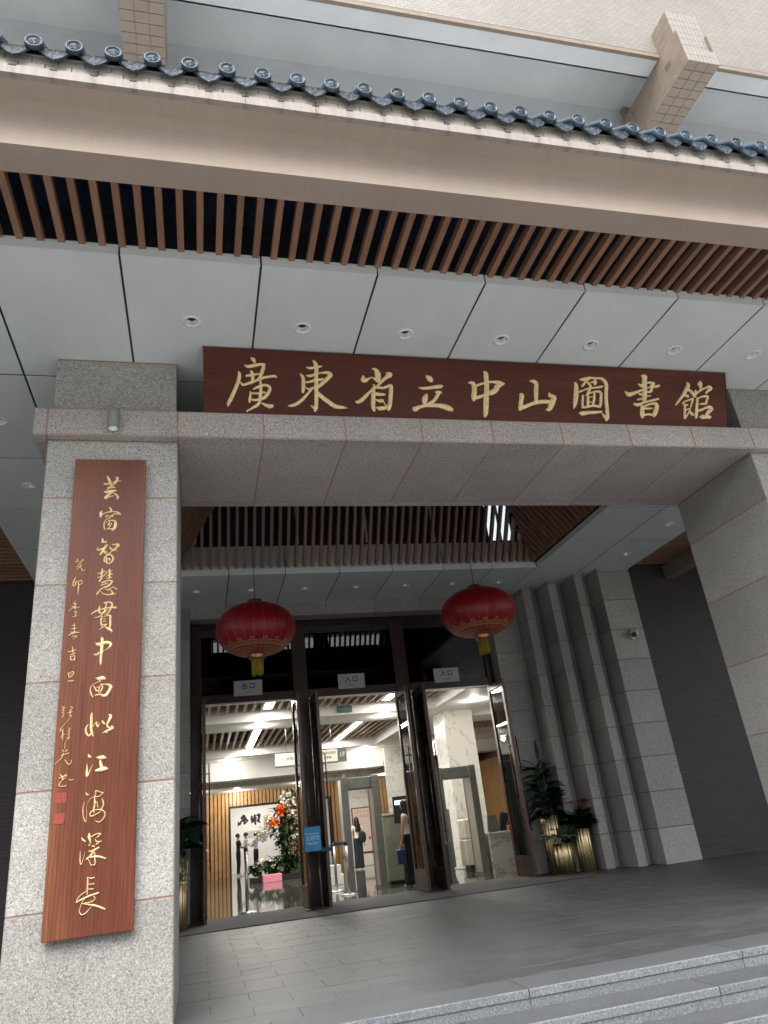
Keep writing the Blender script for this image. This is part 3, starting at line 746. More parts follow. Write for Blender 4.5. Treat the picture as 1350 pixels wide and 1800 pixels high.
# ================================================================== UPPER BUILDING
ub = root('upper_building', (3, 8, 8.0), 'pale tiled upper storey of the building overhanging the canopy', 'building')
MB().box(-14, 24, 5.15, 5.43, 10.06, 10.46).box(-14, 24, 5.15, 16, 10.46, 17).build('wall', 'wall_tile', ub)
MB().box(-14, 24, 5.152, 5.20, 9.985, 10.058).build('wall_edge', 'edge_brown', ub)
MB().box(-14, 24, 5.17, 5.46, 10.0, 10.055).build('edge_beam', 'paint_grey', ub)
MB().box(-14, 24, 5.44, 6.30, 10.40, 10.44).box(-14, 24, 5.44, 5.46, 10.0, 10.42).build('soffit', 'paint_grey', ub)
MB().box(-14, 24, 6.24, 6.5, 6.0, 10.42).build('rear_wall', 'paint_grey', ub)
for bxx in (-7.64, -.812, 6.02):
    x0, x1 = bxx, bxx + .47
    MB().box(x0 + .012, x1 - .012, 4.795, 6.25, 9.412, 9.655).box(x0 + .012, x1 - .012, 5.17, 6.25, 9.6, 9.99).box(x0 + .012, x1 - .012, 4.84, 5.16, 9.66, 10.45).build('outrigger_core', 'tile_grout', ub)
    n = 6
    xs2 = [x0 + .47 * i / 3 for i in range(4)]
    ys2 = [4.783 + .123 * i for i in range(12)]
    panels('beam_tile', ub, (0, 0, 9.40), X_, -Y_, xs2, [-q for q in ys2][::-1], 'beam_tile', gap=.006, t=.012, ch=.001)
    panels('beam_tile', ub, (x0, 0, 0), -Y_, Z_, [-q for q in ys2][::-1], [9.40 + .06 * i for i in range(11)], 'beam_tile', gap=.006, t=.012, ch=.001)
    panels('beam_tile', ub, (x1, 0, 0), Y_, Z_, ys2, [9.40, 9.52, 9.64, 9.76, 9.88, 10.0], 'beam_tile', gap=.006, t=.012, ch=.001)
    panels('face_tile', ub, (0, 4.783, 0), X_, Z_, [x0 + .47 * i / 8 for i in range(9)], [9.40, 9.525, 9.65], 'tile_light', gap=.005, t=.012, ch=.001)
    panels('face_tile', ub, (0, 4.83, 0), X_, Z_, [x0 + .47 * i / 8 for i in range(9)], [9.665, 9.79, 9.915, 10.04, 10.165, 10.29, 10.45], 'tile_light', gap=.005, t=.012, ch=.001)
    panels('face_tile', ub, (x0, 0, 0), -Y_, Z_, [-5.15, -4.99, -4.832], [9.665, 9.79, 9.915, 10.04, 10.165, 10.29, 10.45], 'beam_tile', gap=.005, t=.012, ch=.001)
MB().box(6.16, 6.43, 6.16, 6.235, 8.0, 10.55).build('pier', 'beam_tile', ub)
# ================================================================== ENTRANCE WALL, STEPPED PILASTERS, DARK WALLS
CZ = [0.0, .52, 1.062, 1.60, 2.132, 2.668, 3.205, 3.738, 4.279, 4.825, ZC]
def wall_piece(t, poly, zs=CZ, mat='granite_back', z1=ZC):
    """stone panels along a plan polyline, facing left of the walking direction reversed"""
    for a, b in zip(poly[:-1], poly[1:]):
        a, b = V((*a, 0)), V((*b, 0)); ex = (b - a).normalized(); ln = (b - a).length
        panels('stone_panel', t, a, ex, Z_, [0, ln], zs, mat, gap=.009, t=.015, ch=.002)
def pilaster(xl, xr, yf, yb, label, mirror=False):
    f = (lambda x: 2 * 2.665 - x) if mirror else (lambda x: x)
    t = root('stepped_pilaster', (f((xl + xr) / 2), yf, 0), label, 'pilaster', 'stepped granite pilasters')
    x0, x1 = sorted((f(xl), f(xr)))
    MB().box(x0 + .012, x1 - .012, yf + .012, yb + .3, -.004, ZC).build('core', 'grout_dark', t)
    wall_piece(t, [(x0, yb), (x0, yf), (x1, yf), (x1, yb)])
    return t
PIL = [(5.948, 6.122, 12.10, 12.50), (6.31, 6.482, 11.745, 12.28), (6.67, 6.838, 11.385, 11.935), (7.01, 7.66, 11.13, 11.555)]
nmx = ['innermost narrow granite pilaster', 'second narrow granite pilaster', 'third narrow granite pilaster', 'widest granite pilaster']
for i, (a, b, c, d) in enumerate(PIL):
    pilaster(a, b, c, d, nmx[i] + (' with the security camera' if i == 3 else ' right of the doors'))
for i, (a, b, c, d) in enumerate(PIL): pilaster(a, b, c, d, nmx[i] + ' behind the plaque pillar', True)
we = root('entrance_wall', (2.665, 12.5, 0), 'grey granite wall framing the entrance doors', 'wall')
MB().box(-2.4, -.165, 12.515, 12.9, 0, ZC + .09).box(5.405, 7.8, 12.515, 12.9, 0, ZC + .09).box(-.17, 5.41, 12.515, 12.9, 4.645, ZC + .09).build('core', 'grout_dark', we)
panels('stone_panel', we, (0, 12.5, 0), X_, Z_, [-.62, -.15], CZ, 'granite_back', gap=.005, t=.014)
panels('stone_panel', we, (0, 12.5, 0), X_, Z_, [5.39, 5.948], CZ, 'granite_back', gap=.005, t=.014)
panels('lintel_panel', we, (0, 12.5, 0), X_, Z_, [-.15, .46, 1.353, 2.246, 3.139, 4.032, 4.925, 5.39], [4.63, ZC], 'granite_back', gap=.005, t=.014)
panels('soffit_panel', we, (0, 0, 4.63), X_, -Y_, [-.15, .46, 1.353, 2.246, 3.139, 4.032, 4.925, 5.39], [-12.86, -12.5], 'granite_back', gap=.005, t=.014)
panels('reveal_panel', we, (-.15, 0, 0), Y_, Z_, [12.505, 12.86], CZ[:9] + [4.63], 'granite_back', gap=.005, t=.014)
panels('reveal_panel', we, (5.39, 0, 0), -Y_, Z_, [-12.86, -12.505], CZ[:9] + [4.63], 'granite_back', gap=.005, t=.014)
# groove backs between the pilasters
m = MB()
for (a, b) in ((6.122, 6.31), (6.482, 6.67), (6.838, 7.01)):
    yb = {6.122: 12.28, 6.482: 11.935, 6.838: 11.555}[a]
    panels('groove_panel', we, (0, yb, 0), X_, Z_, [a, b], CZ, 'granite_back', gap=.005, t=.014)
tag(MB().box(7.64, 14, 11.19, 11.6, 0, ZC + .2).build('brick_wall', 'dark_brick'), 'dark brown painted brick wall right of the stepped pilasters', 'wall', 'dark side walls')
tag(MB().box(-9, -2.31, 11.20, 11.6, 0, ZC + .2).build('brick_wall', 'dark_brick'), 'dark painted brick wall seen left of the plaque pillar', 'wall', 'dark side walls')
# ================================================================== BOARDS WITH BRUSH CALLIGRAPHY
# every glyph: crop origin x, y and scale in the photo, then strokes of x,y,width points
SIGN = [
 (385,620,11.25,"640,105,45 680,140,80 710,185,50|505,240,20 570,272,65 700,250,75 830,230,60 905,235,45|890,245,50 880,285,70 860,350,80 830,440,70 800,490,50 740,540,35|385,370,30 405,440,75 380,570,80 320,720,80 250,880,85 190,1000,75 180,1055,30|540,455,50 620,445,55 720,430,45 830,415,45|635,370,60 660,430,75 665,520,70 640,620,30|430,590,40 480,635,50 620,590,60 780,535,55 900,490,55 1080,465,55 1130,480,50|815,540,40 825,650,60 825,750,65 815,870,70 810,950,60|680,720,30 740,690,55 850,650,60 930,640,55 1000,680,60 1000,740,70 960,820,75 890,890,70 800,925,60 700,935,50 640,925,40|620,770,35 620,850,50 605,930,60 605,980,45|640,795,30 700,805,45 800,800,40 880,785,45 920,790,30|810,975,60 750,1040,70 650,1100,50 550,1155,40|850,1000,40 920,1035,60 1000,1060,90 1055,1050,70"),
 (500,620,11.25,"575,165,45 615,230,85 630,330,90 630,450,80 630,560,85 630,700,90 630,850,85 630,1000,85 620,1090,90 605,1150,60|610,1100,70 570,1080,50 530,1045,30|430,290,20 500,305,55 580,295,55 660,280,55 730,270,40|310,415,25 360,480,70 375,580,80 370,700,80 365,780,65|435,455,30 500,460,60 580,440,55 680,405,35 780,395,50 870,400,80 910,440,90 880,480,90 800,560,85 720,630,80 650,690,60|410,585,40 500,575,50 600,545,55 700,535,55 760,520,50|410,680,15 480,720,45 560,700,50 620,690,60|530,720,60 470,800,55 370,910,65 260,1000,70 150,1045,60 75,1045,25|600,730,40 660,800,75 760,890,85 880,980,90 1000,1060,90 1120,1080,70 1250,1095,15"),
 (610,625,11.25,"500,260,30 560,280,70 600,350,120 615,430,120 630,510,60|320,400,35 320,470,110 370,490,90 430,455,50 500,435,35 560,475,50 620,530,40|780,345,45 850,380,110 800,410,90 720,480,70 640,560,60 590,610,40|520,575,30 540,620,60 470,700,50 380,790,75 290,880,85 220,920,70 170,910,35|530,640,60 520,720,85 520,850,90 515,980,90 530,1060,75 545,1100,35|560,640,30 640,635,55 720,640,55 800,610,60 860,600,80 870,660,90 865,780,90 855,900,90 840,1000,90 820,1070,70|540,750,60 620,765,70 700,770,60 750,770,40|560,870,25 640,895,65 700,895,70 730,930,25 790,1020,35|575,1025,25 640,1045,80 720,1040,85 790,1030,60"),
 (705,630,11.25,"500,350,50 560,395,115 600,440,90|345,575,20 420,590,55 540,585,65 680,565,75 780,555,80 815,550,40|500,725,70 475,790,120 465,870,95 475,910,50|680,665,40 740,672,80 785,675,60|740,690,85 690,780,75 630,850,70 550,890,50 500,910,30|245,980,60 280,1000,110 370,960,75 480,935,65 600,930,80 720,930,85 840,950,110 950,990,110 1010,1020,70"),
 (800,635,11.25,"570,210,45 605,250,95 615,350,100 625,480,100 620,620,105 615,760,110 610,900,110 605,1020,100 590,1090,60|260,425,25 340,430,80 375,500,100 380,600,105 370,700,110 370,770,70|400,500,50 480,460,55 570,435,45 660,415,45 760,410,55 860,420,80 970,445,30|960,455,35 880,480,80 830,510,120 800,570,110 720,610,90 650,650,60|370,730,60 450,715,75 550,680,60 640,650,50 720,640,70 800,610,50"),
 (885,635,11.25,"525,395,35 580,395,70 645,440,90 645,540,90 645,660,90 645,800,75|330,645,45 360,680,100 350,780,90 340,880,90 330,960,70|320,930,90 420,900,85 540,850,75 640,820,80 760,800,85 900,800,80|905,635,40 910,680,60 960,690,80 1010,720,80 980,780,120 940,880,120 900,950,90 850,960,40"),
 (980,640,11.25,"340,365,35 365,420,85 370,520,95 365,640,100 350,760,90 330,850,45 320,880,15|440,310,25 500,305,70 570,285,60 650,275,50 760,280,40 860,285,55 930,340,70 965,420,75 960,560,75 960,700,75 975,850,75 985,980,75 985,1060,80 960,1110,55|950,1060,60 910,1020,45 890,980,25|440,970,50 500,975,90 620,960,70 750,955,65 870,945,45|570,310,35 530,380,50 485,435,50|620,255,30 600,300,60 590,330,40|560,330,30 610,385,40 650,440,45 630,510,60 590,580,40 555,620,25|740,310,40 740,360,90 740,400,60|640,370,25 700,345,35|400,555,50 480,530,40 570,495,35 650,475,40 750,465,40 850,450,50 890,440,35|500,620,45 495,700,45 490,790,45 500,850,40|580,590,40 650,570,40 740,545,40 820,545,50 860,590,55 855,680,60 850,780,60 830,840,55|490,855,50 600,845,50 680,825,45 760,830,50 840,845,50|600,600,40 600,700,60 600,820,50|725,580,40 720,700,50 695,820,45|620,655,20 700,645,25|620,750,20 700,745,25"),
 (1075,635,11.25,"590,290,40 650,310,110 650,400,100 655,520,100 655,640,100 650,740,95 640,800,60|530,450,30 580,480,60 620,490,60|700,430,40 760,420,45 830,440,60 800,470,80 790,550,60 770,600,55 700,610,35|265,600,30 340,655,90 430,635,75 530,595,55 620,560,35 720,525,30 800,505,35 880,500,60 940,485,45|540,640,40 590,660,50|700,690,30 770,685,30|515,760,40 600,740,40|450,845,55 520,860,70 620,825,45 740,790,45 840,765,50 925,745,45|590,880,40 605,960,85 605,1050,90 610,1110,60|610,910,40 700,865,45 800,840,45 870,840,70 895,890,90 880,970,95 850,1050,90 830,1090,50|620,935,40 720,935,45 800,930,35|620,1070,50 720,1050,45 800,1060,50"),
 (1165,640,11.25,"480,365,30 500,430,85 450,530,80 400,620,65 330,710,50 255,810,35|490,500,30 540,530,60 590,580,60 620,620,70|430,610,30 480,630,65 500,650,40|645,520,30 640,570,60 625,640,75|735,335,25 735,390,100 750,440,65 745,490,40|640,600,40 700,550,45 780,500,40 860,465,40 920,450,60 945,490,75 890,530,60 850,580,35|390,770,30 430,740,35 520,710,40 590,690,40 570,770,35 550,850,35|400,785,35 450,815,45 495,800,25|430,830,40 435,920,45 430,1010,45 440,1075,50|430,920,30 500,890,35 540,880,30|440,1060,40 490,1000,35 540,900,30|530,940,40 570,980,60 595,1010,40|680,670,35 675,780,55 665,900,60 660,1000,65 655,1065,45|690,690,30 760,650,40 860,635,50 885,660,50 865,720,45 850,790,40|740,790,40 800,785,45 860,785,35|690,925,50 760,905,50 840,870,50 920,850,70 960,890,80 900,950,80 860,1010,60|740,1045,50 790,1045,95 860,1045,70 920,1050,85"),
]
PLAQ = [
 (155,830,16.36,"545,125,40 590,190,75 630,290,80 650,370,55|455,330,40 510,345,60 600,330,35 720,290,20 860,255,25 960,265,20|800,150,35 850,165,70 830,240,75 750,330,60 660,400,35|565,460,45 640,440,60 770,440,45|530,515,15 620,455,20|470,570,50 550,575,80 700,550,80 810,530,45|720,560,60 620,630,60 530,700,75 490,750,85|500,760,60 600,710,40 740,680,20|745,615,30 810,650,60 855,720,70 830,780,35"),
 (155,830,16.36,"595,1000,25 640,1050,60 665,1110,70 640,1150,40|405,1115,20 370,1170,80 370,1240,100 350,1290,60|410,1210,30 520,1170,30 640,1145,35 780,1140,35 870,1165,50 930,1220,50|900,1200,50 800,1200,40 700,1225,25|500,1265,35 540,1290,45|520,1280,40 600,1240,25|725,1265,40 660,1265,50 590,1330,30 490,1390,25 460,1480,40 460,1580,50 480,1660,35|500,1470,20 570,1410,30 680,1390,40 770,1410,60 790,1500,90 770,1590,90 730,1640,80 690,1680,40|530,1640,40 610,1630,35 700,1640,40|620,1430,30 600,1480,45 560,1530,30|680,1460,30 640,1540,30 580,1610,25|560,1530,35 620,1490,30"),
 (155,940,16.36,"415,105,30 425,170,80 410,220,75|430,215,60 500,210,55 545,190,25|570,290,40 510,330,70 450,430,75 390,520,70 335,580,45|295,355,15 255,430,35 300,440,55 400,410,60 480,370,40|470,480,60 500,540,50 530,490,25 555,445,15|620,350,30 650,400,55 700,440,50|690,285,30 780,285,50 870,290,80 850,340,70 760,410,50 700,470,35 620,520,30 540,580,35 480,660,50 460,740,50 500,790,50|700,440,50 760,445,60 830,455,30|540,600,40 640,575,50 710,640,60 715,720,60 650,800,55 560,830,45 530,740,50 530,660,50|570,690,40 620,700,50 610,740,30"),
 (155,940,16.36,"405,985,40 410,1060,60 385,1160,60 380,1250,60 320,1340,50|265,1120,25 340,1110,45 420,1070,45 500,1055,35|265,1235,25 340,1220,40 420,1200,35 480,1150,30 540,1080,30 600,1050,30 690,1030,35|605,990,40 620,1060,60 620,1150,60 610,1260,50|520,1200,25 600,1160,40 700,1130,40|530,1265,30 620,1240,40 690,1230,30|380,1390,35 480,1350,45 620,1320,50 690,1340,50 640,1420,55 560,1490,55|360,1465,25 450,1430,40 560,1400,35|600,1480,40 480,1510,60 380,1560,40 320,1620,40 270,1690,60 260,1720,50|370,1630,20 430,1700,35 560,1730,45 700,1710,50 800,1690,35|490,1560,25 570,1590,45 620,1560,30 700,1510,30 770,1530,35 830,1575,45|590,1570,30 660,1610,40 720,1690,50"),
 (145,1050,14.4,"560,150,50 610,150,45 590,230,35 560,320,40 530,400,35 430,490,30 310,520,25|560,140,30 660,120,40 745,160,50 740,240,50 690,330,40 640,420,30 560,430,25|225,440,25 270,390,40 370,340,45 480,305,35 600,270,35 760,265,40 820,260,70 870,265,25|440,225,30 420,300,50 430,380,50 460,400,35 530,380,35|640,300,30 560,390,30|690,360,30 640,400,50|490,480,30 470,580,45 475,660,50 490,730,35|530,500,20 620,465,40 710,475,55 705,560,60 705,680,60 690,770,50|510,555,25 600,540,25|510,620,25 590,600,25|500,700,30 600,680,25|620,680,25 540,740,40 430,820,25|560,735,30 640,790,60 730,840,70 725,885,25"),
 (145,1050,14.4,"490,1010,40 500,1070,90 500,1140,80 490,1260,85 480,1400,80 465,1540,70 460,1660,60 465,1720,15|335,1160,25 380,1190,90 470,1190,100 580,1150,90 680,1150,80 715,1200,80 680,1270,50 600,1330,25 510,1370,25 430,1400,40 370,1450,60 290,1455,40"),
 (135,1180,14.4,"490,180,40 570,190,100 660,170,110 715,190,70|600,250,30 500,290,20 400,350,25 350,420,30 345,500,40 370,590,55 410,660,35|430,370,30 470,440,40 500,500,45 560,480,35 570,400,25|510,410,25 600,390,30|600,340,30 650,370,40 640,440,45 600,510,35 550,550,25|620,330,35 720,330,40 820,350,70 870,390,80 830,470,80 780,560,80 720,620,80 650,630,50|470,610,40 560,590,50 660,600,50"),
 (135,1180,14.4,"385,1060,40 375,1160,75 370,1300,75 360,1420,75 380,1540,70 410,1640,50|285,1355,25 240,1430,50 230,1520,60 260,1600,55 310,1640,45 355,1580,40|400,1410,25 450,1330,20 490,1290,30|510,1285,40 500,1350,50 540,1400,40 580,1300,15|640,1260,40 680,1310,70 700,1340,45|810,1090,30 860,1130,80 830,1230,75 780,1320,60 770,1390,50 820,1430,50|880,1400,70 910,1440,70 820,1490,70 720,1530,50 660,1565,30|730,1560,30 780,1560,25"),
 (130,1310,12.86,"325,210,25 350,260,75 385,265,35|300,420,15 295,540,50 290,650,65 290,715,40|310,700,35 370,560,25 430,430,10|500,280,20 580,285,80 660,275,95 720,290,50|595,350,50 605,410,75 620,480,80|490,580,50 570,560,90 680,530,110 760,535,50"),
 (130,1310,12.86,"270,1065,20 295,1120,50 340,1110,20|250,1270,10 210,1400,25 205,1540,28 225,1660,25 260,1735,25 285,1640,15 290,1500,12 290,1380,10 330,1270,15 390,1200,20 470,1170,25 580,1150,25 660,1080,30|660,1075,30 560,1050,25 500,1030,35 490,1100,25 470,1180,35 470,1300,45 460,1400,40 440,1460,35 460,1520,30|460,1310,25 520,1280,25 530,1350,25 540,1395,30|630,1200,25 665,1290,35 660,1370,35 620,1450,25 600,1500,20 500,1560,30 390,1610,30 365,1560,30 400,1500,30 500,1460,28 620,1460,28 690,1510,30 700,1580,32 660,1670,30 560,1740,25 480,1705,20"),
 (120,1455,11.25,"260,190,15 290,240,50 335,275,35|415,110,30 415,180,70 425,235,50 440,310,20 410,355,30|460,180,25 540,130,25 640,115,25 600,165,25 550,200,12|535,230,20 565,275,30 660,270,25|600,300,25 550,330,25|235,460,10 235,560,25 235,680,25 255,725,25 290,640,15 330,480,8|470,360,25 520,370,30|610,385,30 540,430,45 440,470,30 410,460,25|530,420,25 480,500,40 430,570,40 360,625,35 400,630,20 450,735,20 530,720,25 525,600,30 520,490,30|430,590,30 540,570,50 640,580,50 730,610,40"),
 (120,1455,11.25,"385,980,25 385,1100,35 375,1220,30 375,1320,20|400,990,15 450,1000,25 515,985,25|410,1120,20 510,1110,22|400,1215,20 500,1210,22|160,1480,30 260,1420,35 420,1350,40 600,1290,40|360,1260,15 260,1320,20 180,1410,20 160,1470,20|330,1400,20 270,1480,15 235,1580,20 220,1660,25 260,1720,28 330,1700,25 410,1620,20 460,1560,10|500,1360,20 530,1390,20 500,1440,20 400,1480,20 330,1490,20|270,1500,25 400,1520,35 560,1550,55 720,1610,45"),
 (100,970,7.5,"245,130,10 275,125,14 270,95,10|300,140,8 350,100,12 330,125,8|275,165,8 330,150,10|250,200,6 330,175,8 300,200,10 260,240,8|310,200,8 340,245,12 365,245,8"),
 (100,970,7.5,"250,335,10 220,400,14 215,450,12 250,440,8 240,390,8|270,380,8 240,440,10|280,390,8 330,385,12 330,420,10 290,440,8|285,390,10 285,470,14 278,560,8"),
 (100,970,7.5,"250,650,8 220,690,8 270,685,10|245,680,8 240,760,12|190,720,8 270,740,8 295,730,10|235,720,10 160,780,8|220,790,8 265,790,8 240,820,12 260,850,10 210,855,10"),
 (100,970,7.5,"230,945,8 230,1040,12|200,975,8 245,970,10|190,1020,8 260,1005,10|180,1060,8 290,1065,12|240,1050,10 155,1105,10|210,1090,10 260,1060,8|200,1120,10 265,1110,10 215,1150,8"),
 (100,970,7.5,"205,1255,12 215,1330,14|145,1310,8 170,1320,12 255,1290,12|180,1360,8 240,1340,10|180,1375,10 185,1430,14|185,1385,8 235,1370,12 230,1420,14|185,1430,10 240,1425,12"),
 (100,970,7.5,"150,1600,10 160,1650,12|160,1600,8 215,1580,10 215,1620,12 170,1660,10|175,1620,10 195,1610,8|145,1710,12 220,1700,14"),
 (80,1230,7.826,"230,100,10 265,105,12 235,140,12 260,150,8 235,180,10 255,190,8 235,240,12|345,100,10 375,110,12 340,150,10|310,185,10 370,165,12|345,150,8 340,220,12 360,225,8 280,320,6 195,420,8"),
 (80,1230,7.826,"195,435,10 245,415,12|235,420,10 240,480,12 235,555,8|240,470,8 215,520,10|250,480,8 275,475,6|330,390,10 325,460,10|310,430,8 350,395,8|305,480,8 340,450,8|325,460,10 320,530,10|300,530,10 335,520,8 270,590,6"),
 (80,1230,7.826,"268,600,10 268,680,6|235,690,10 250,720,10|300,690,12 270,720,10|215,770,10 325,735,12|245,740,10 225,800,10 135,885,8|265,825,8 315,890,14 350,865,10 355,830,8"),
 (80,1230,7.826,"200,1025,10 230,1060,14 250,1100,10|185,1085,10 240,1060,10 290,1030,10 275,1070,10 220,1120,10 185,1180,12 240,1195,12 290,1180,8|215,1050,8 235,1110,8|325,1090,10 345,1110,14 390,1098,8"),
]
def catmull(P, n=5):
    P = np.array(P, float)
    if len(P) < 3:
        t = np.linspace(0, 1, 6)[:, None]; return P[0] * (1 - t) + P[-1] * t
    Q = np.vstack([2 * P[0] - P[1], P, 2 * P[-1] - P[-2]]); res = []
    for i in range(1, len(Q) - 2):
        for k in range(n):
            t = k / n; a, b, c, d = Q[i - 1], Q[i], Q[i + 1], Q[i + 2]
            res.append(0.5 * ((2 * b) + (c - a) * t + (2 * a - 5 * b + 4 * c - d) * t * t + (3 * b - a - 3 * c + d) * t ** 3))
    res.append(Q[-2]); return np.array(res)
def glyph(g, p0, n, parent, rel=0.30, wmul=1.0, name='character', mat='gold'):
    ox, oy, k, data = g; n = V(n).normalized(); m = MB(); nn = np.array(n)
    for si, st in enumerate(data.split('|')):
        P = [tuple(float(q) for q in p.split(',')) for p in st.split()]
        Cc = catmull(P); Cc[:, 2] = np.maximum(Cc[:, 2], 4) * wmul
        d0 = Cc[0, :2] - Cc[1, :2]; d1 = Cc[-1, :2] - Cc[-2, :2]
        d0 /= max(1e-6, np.linalg.norm(d0)); d1 /= max(1e-6, np.linalg.norm(d1))
        head = np.array([[*(Cc[0, :2] + d0 * Cc[0, 2] * .32), Cc[0, 2] * .55]]); tail = np.array([[*(Cc[-1, :2] + d1 * Cc[-1, 2] * .32), Cc[-1, 2] * .55]])
        Cc = np.vstack([head, Cc, tail]); rows = []
        T = np.gradient(Cc[:, :2], axis=0); T /= np.maximum(1e-6, np.linalg.norm(T, axis=1))[:, None]
        for i, (x, y, w_) in enumerate(Cc):
            w_ *= 1 + 0.05 * math.sin(i * 2.1 + si)
            nx, ny = -T[i, 1], T[i, 0]; row = []
            for f in (-.5, -.36, 0, .36, .5):
                row.append(px_plane(ox + (x + nx * w_ * f) / k, oy + (y + ny * w_ * f) / k, p0, nn))
            wd = (row[4] - row[0]).length
            for j, hh in enumerate((-.002, .0045 + .004 * (wd > .02), .006 + wd * rel, .0045 + .004 * (wd > .02), -.002)): row[j] = row[j] + n * hh
            rows.append(row)
        b = len(m.v); R = len(rows)
        for r in rows: m.v += r
        for i in range(R - 1):
            for j in range(4): m.f.append([b + i * 5 + j, b + i * 5 + j + 1, b + (i + 1) * 5 + j + 1, b + (i + 1) * 5 + j]); m.m.append(0); m.sm.append(j in (1, 2) and False)
        m.f += [[b + j for j in range(5)][::-1], [b + (R - 1) * 5 + j for j in range(5)]]; m.m += [0, 0]; m.sm += [False, False]
    return m.build(name, mat, parent)
# name board over the lintel, leaning forward
sg = root('name_board', (2.65, 5.3, 4.34), 'long dark red wooden name board with nine gold characters above the lintel', 'sign')
b0, b1 = V((.046, 5.352, 4.338)), V((5.256, 5.352, 4.338)); up = (V((0, 5.152, 4.866)) - V((0, 5.352, 4.338)))
n_s = V((1, 0, 0)).cross(up).normalized()
if n_s.y > 0: n_s = -n_s
hgt = up.length; upn = up.normalized()
bm = bmesh.new(); bmesh.ops.create_cube(bm, size=1)
for q in bm.verts: q.co = b0 + X_ * (q.co.x + .5) * (b1.x - b0.x) + upn * (q.co.z + .5) * hgt - n_s * (.5 - q.co.y) * .055 * 1
bmesh.ops.bevel(bm, geom=bm.edges[:], offset=.004, segments=2, affect='EDGES')
MB().bm(bm).build('board', 'sign_wood', sg)
for xx in (.5, 2.6, 4.8):
    MB().obox(V((xx, 5.352, 4.338)) + upn * .3 - n_s * .10, X_, upn, n_s, .03, .22, .04).build('bracket', 'lamp_grey', sg)
for g in SIGN: glyph(g, V((0, 5.352, 4.338)) + n_s * .0005, n_s, sg, .22)
# tall plaque on the left pillar
pq = root('vertical_plaque', (-.67, 5.38, .57), 'tall red brown wooden plaque with gold running script on the left pillar', 'plaque')
YQ = 5.352
bm = bmesh.new(); bmesh.ops.create_cube(bm, size=1)
c4 = [pxy(72, 1657, YQ), pxy(233, 1637, YQ), pxy(132, 807, YQ), pxy(258, 808, YQ)]
xq0, xq1, zq0, zq1 = (c4[0].x + c4[2].x) / 2, (c4[1].x + c4[3].x) / 2, (c4[0].z + c4[1].z) / 2, (c4[2].z + c4[3].z) / 2
for q in bm.verts: q.co = V((xq0 + (q.co.x + .5) * (xq1 - xq0), YQ + (q.co.y + .5) * .034, zq0 + (q.co.z + .5) * (zq1 - zq0)))
bmesh.ops.bevel(bm, geom=bm.edges[:], offset=.004, segments=2, affect='EDGES')
MB().bm(bm).build('board', 'plaque_wood', pq)
for zz in (zq0 + .03, (zq0 + zq1) / 2, zq1 - .1):
    MB().box(xq0 + .05, xq1 - .07, YQ + .034, 5.419, zz, zz + .05).build('batten', 'board_edge', pq)
for i, g in enumerate(PLAQ): glyph(g, (0, YQ - .0005, 0), (0, -1, 0), pq, .26 if i < 12 else .2, 1.0 if i < 12 else 1.25)
for (ax_, ay_) in ((137, 1275), (112, 1560)):
    P = lambda x, y: pxy(80 + x / 7.826, 1230 + y / 7.826, YQ)
    a, b = P(ax_, ay_ + 155), P(ax_ + 152, ay_)
    x0, x1, z0, z1 = min(a.x, b.x), max(a.x, b.x), min(a.z, b.z), max(a.z, b.z)
    sdo = MB().box(x0, x1, YQ - .0025, YQ + .004, z0, z1).build('seal', 'seal_red', pq)
    m = MB(); ww, hh = x1 - x0, z1 - z0
    for (u0, u1, v0, v1) in ((0, 1, 0, .04), (0, 1, .96, 1), (0, .04, 0, 1), (.96, 1, 0, 1), (.1, .45, .6, .66), (.1, .45, .78, .83), (.25, .3, .55, .9), (.55, .9, .6, .65), (.55, .9, .82, .86), (.7, .76, .5, .92), (.12, .42, .12, .17), (.12, .18, .12, .42), (.36, .42, .2, .42), (.55, .88, .15, .2), (.55, .6, .15, .42), (.82, .88, .15, .42), (.55, .88, .36, .42)):
        m.box(x0 + u0 * ww, x0 + u1 * ww, YQ - .0042, YQ - .002, z0 + v0 * hh, z0 + v1 * hh)
    m.build('seal_marks', 'seal_light', sdo)
# spotlight on the lintel above the plaque
t = root('wall_spotlight', (-.655, 5.28, 4.115), 'small grey cylinder spotlight on the stone band above the plaque', 'spotlight')
MB().lathe([(.001, .175), (.040, .175), (.043, .17), (.043, 0), (.038, 0)], (-.655, 5.275, 4.115), 24).build('body', 'lamp_grey', t)
MB().lathe([(.0385, 0), (.030, .025), (.014, .04), (.001, .04)], (-.655, 5.275, 4.1155), 20).build('reflector', 'reflector', t)
MB().box(-.68, -.63, 5.30, 5.345, 4.17, 4.26).build('bracket', 'lamp_grey', t)
# security camera on the widest pilaster
t = root('security_camera', (7.39, 11.05, 3.58), 'white bullet security camera on the widest pilaster', 'camera')
c = V((7.39, 11.02, 3.64)); d = V((-.55, -.62, -.42)).normalized(); sx_ = d.cross(Z_).normalized(); uz = sx_.cross(d)
MB().obox(c, d, sx_, uz, .11, .046, .046).build('housing', 'cctv_white', t)
MB().obox(c + d * .015 + uz * .052, d, sx_, uz, .13, .056, .005).build('sunshield', 'cctv_white', t)
MB().obox(c + d * .1105, d, sx_, uz, .002, .040, .040).build('lens_window', 'black_plastic', t)
MB().tube([c - uz * .03, c - uz * .07 + Y_ * .03, (7.40, 11.12, 3.575)], .013, 8).build('arm', 'cctv_white', t)
MB().tube([(7.40, 11.10, 3.575), (7.40, 11.13, 3.575)], .035, 14).build('base', 'cctv_white', t)
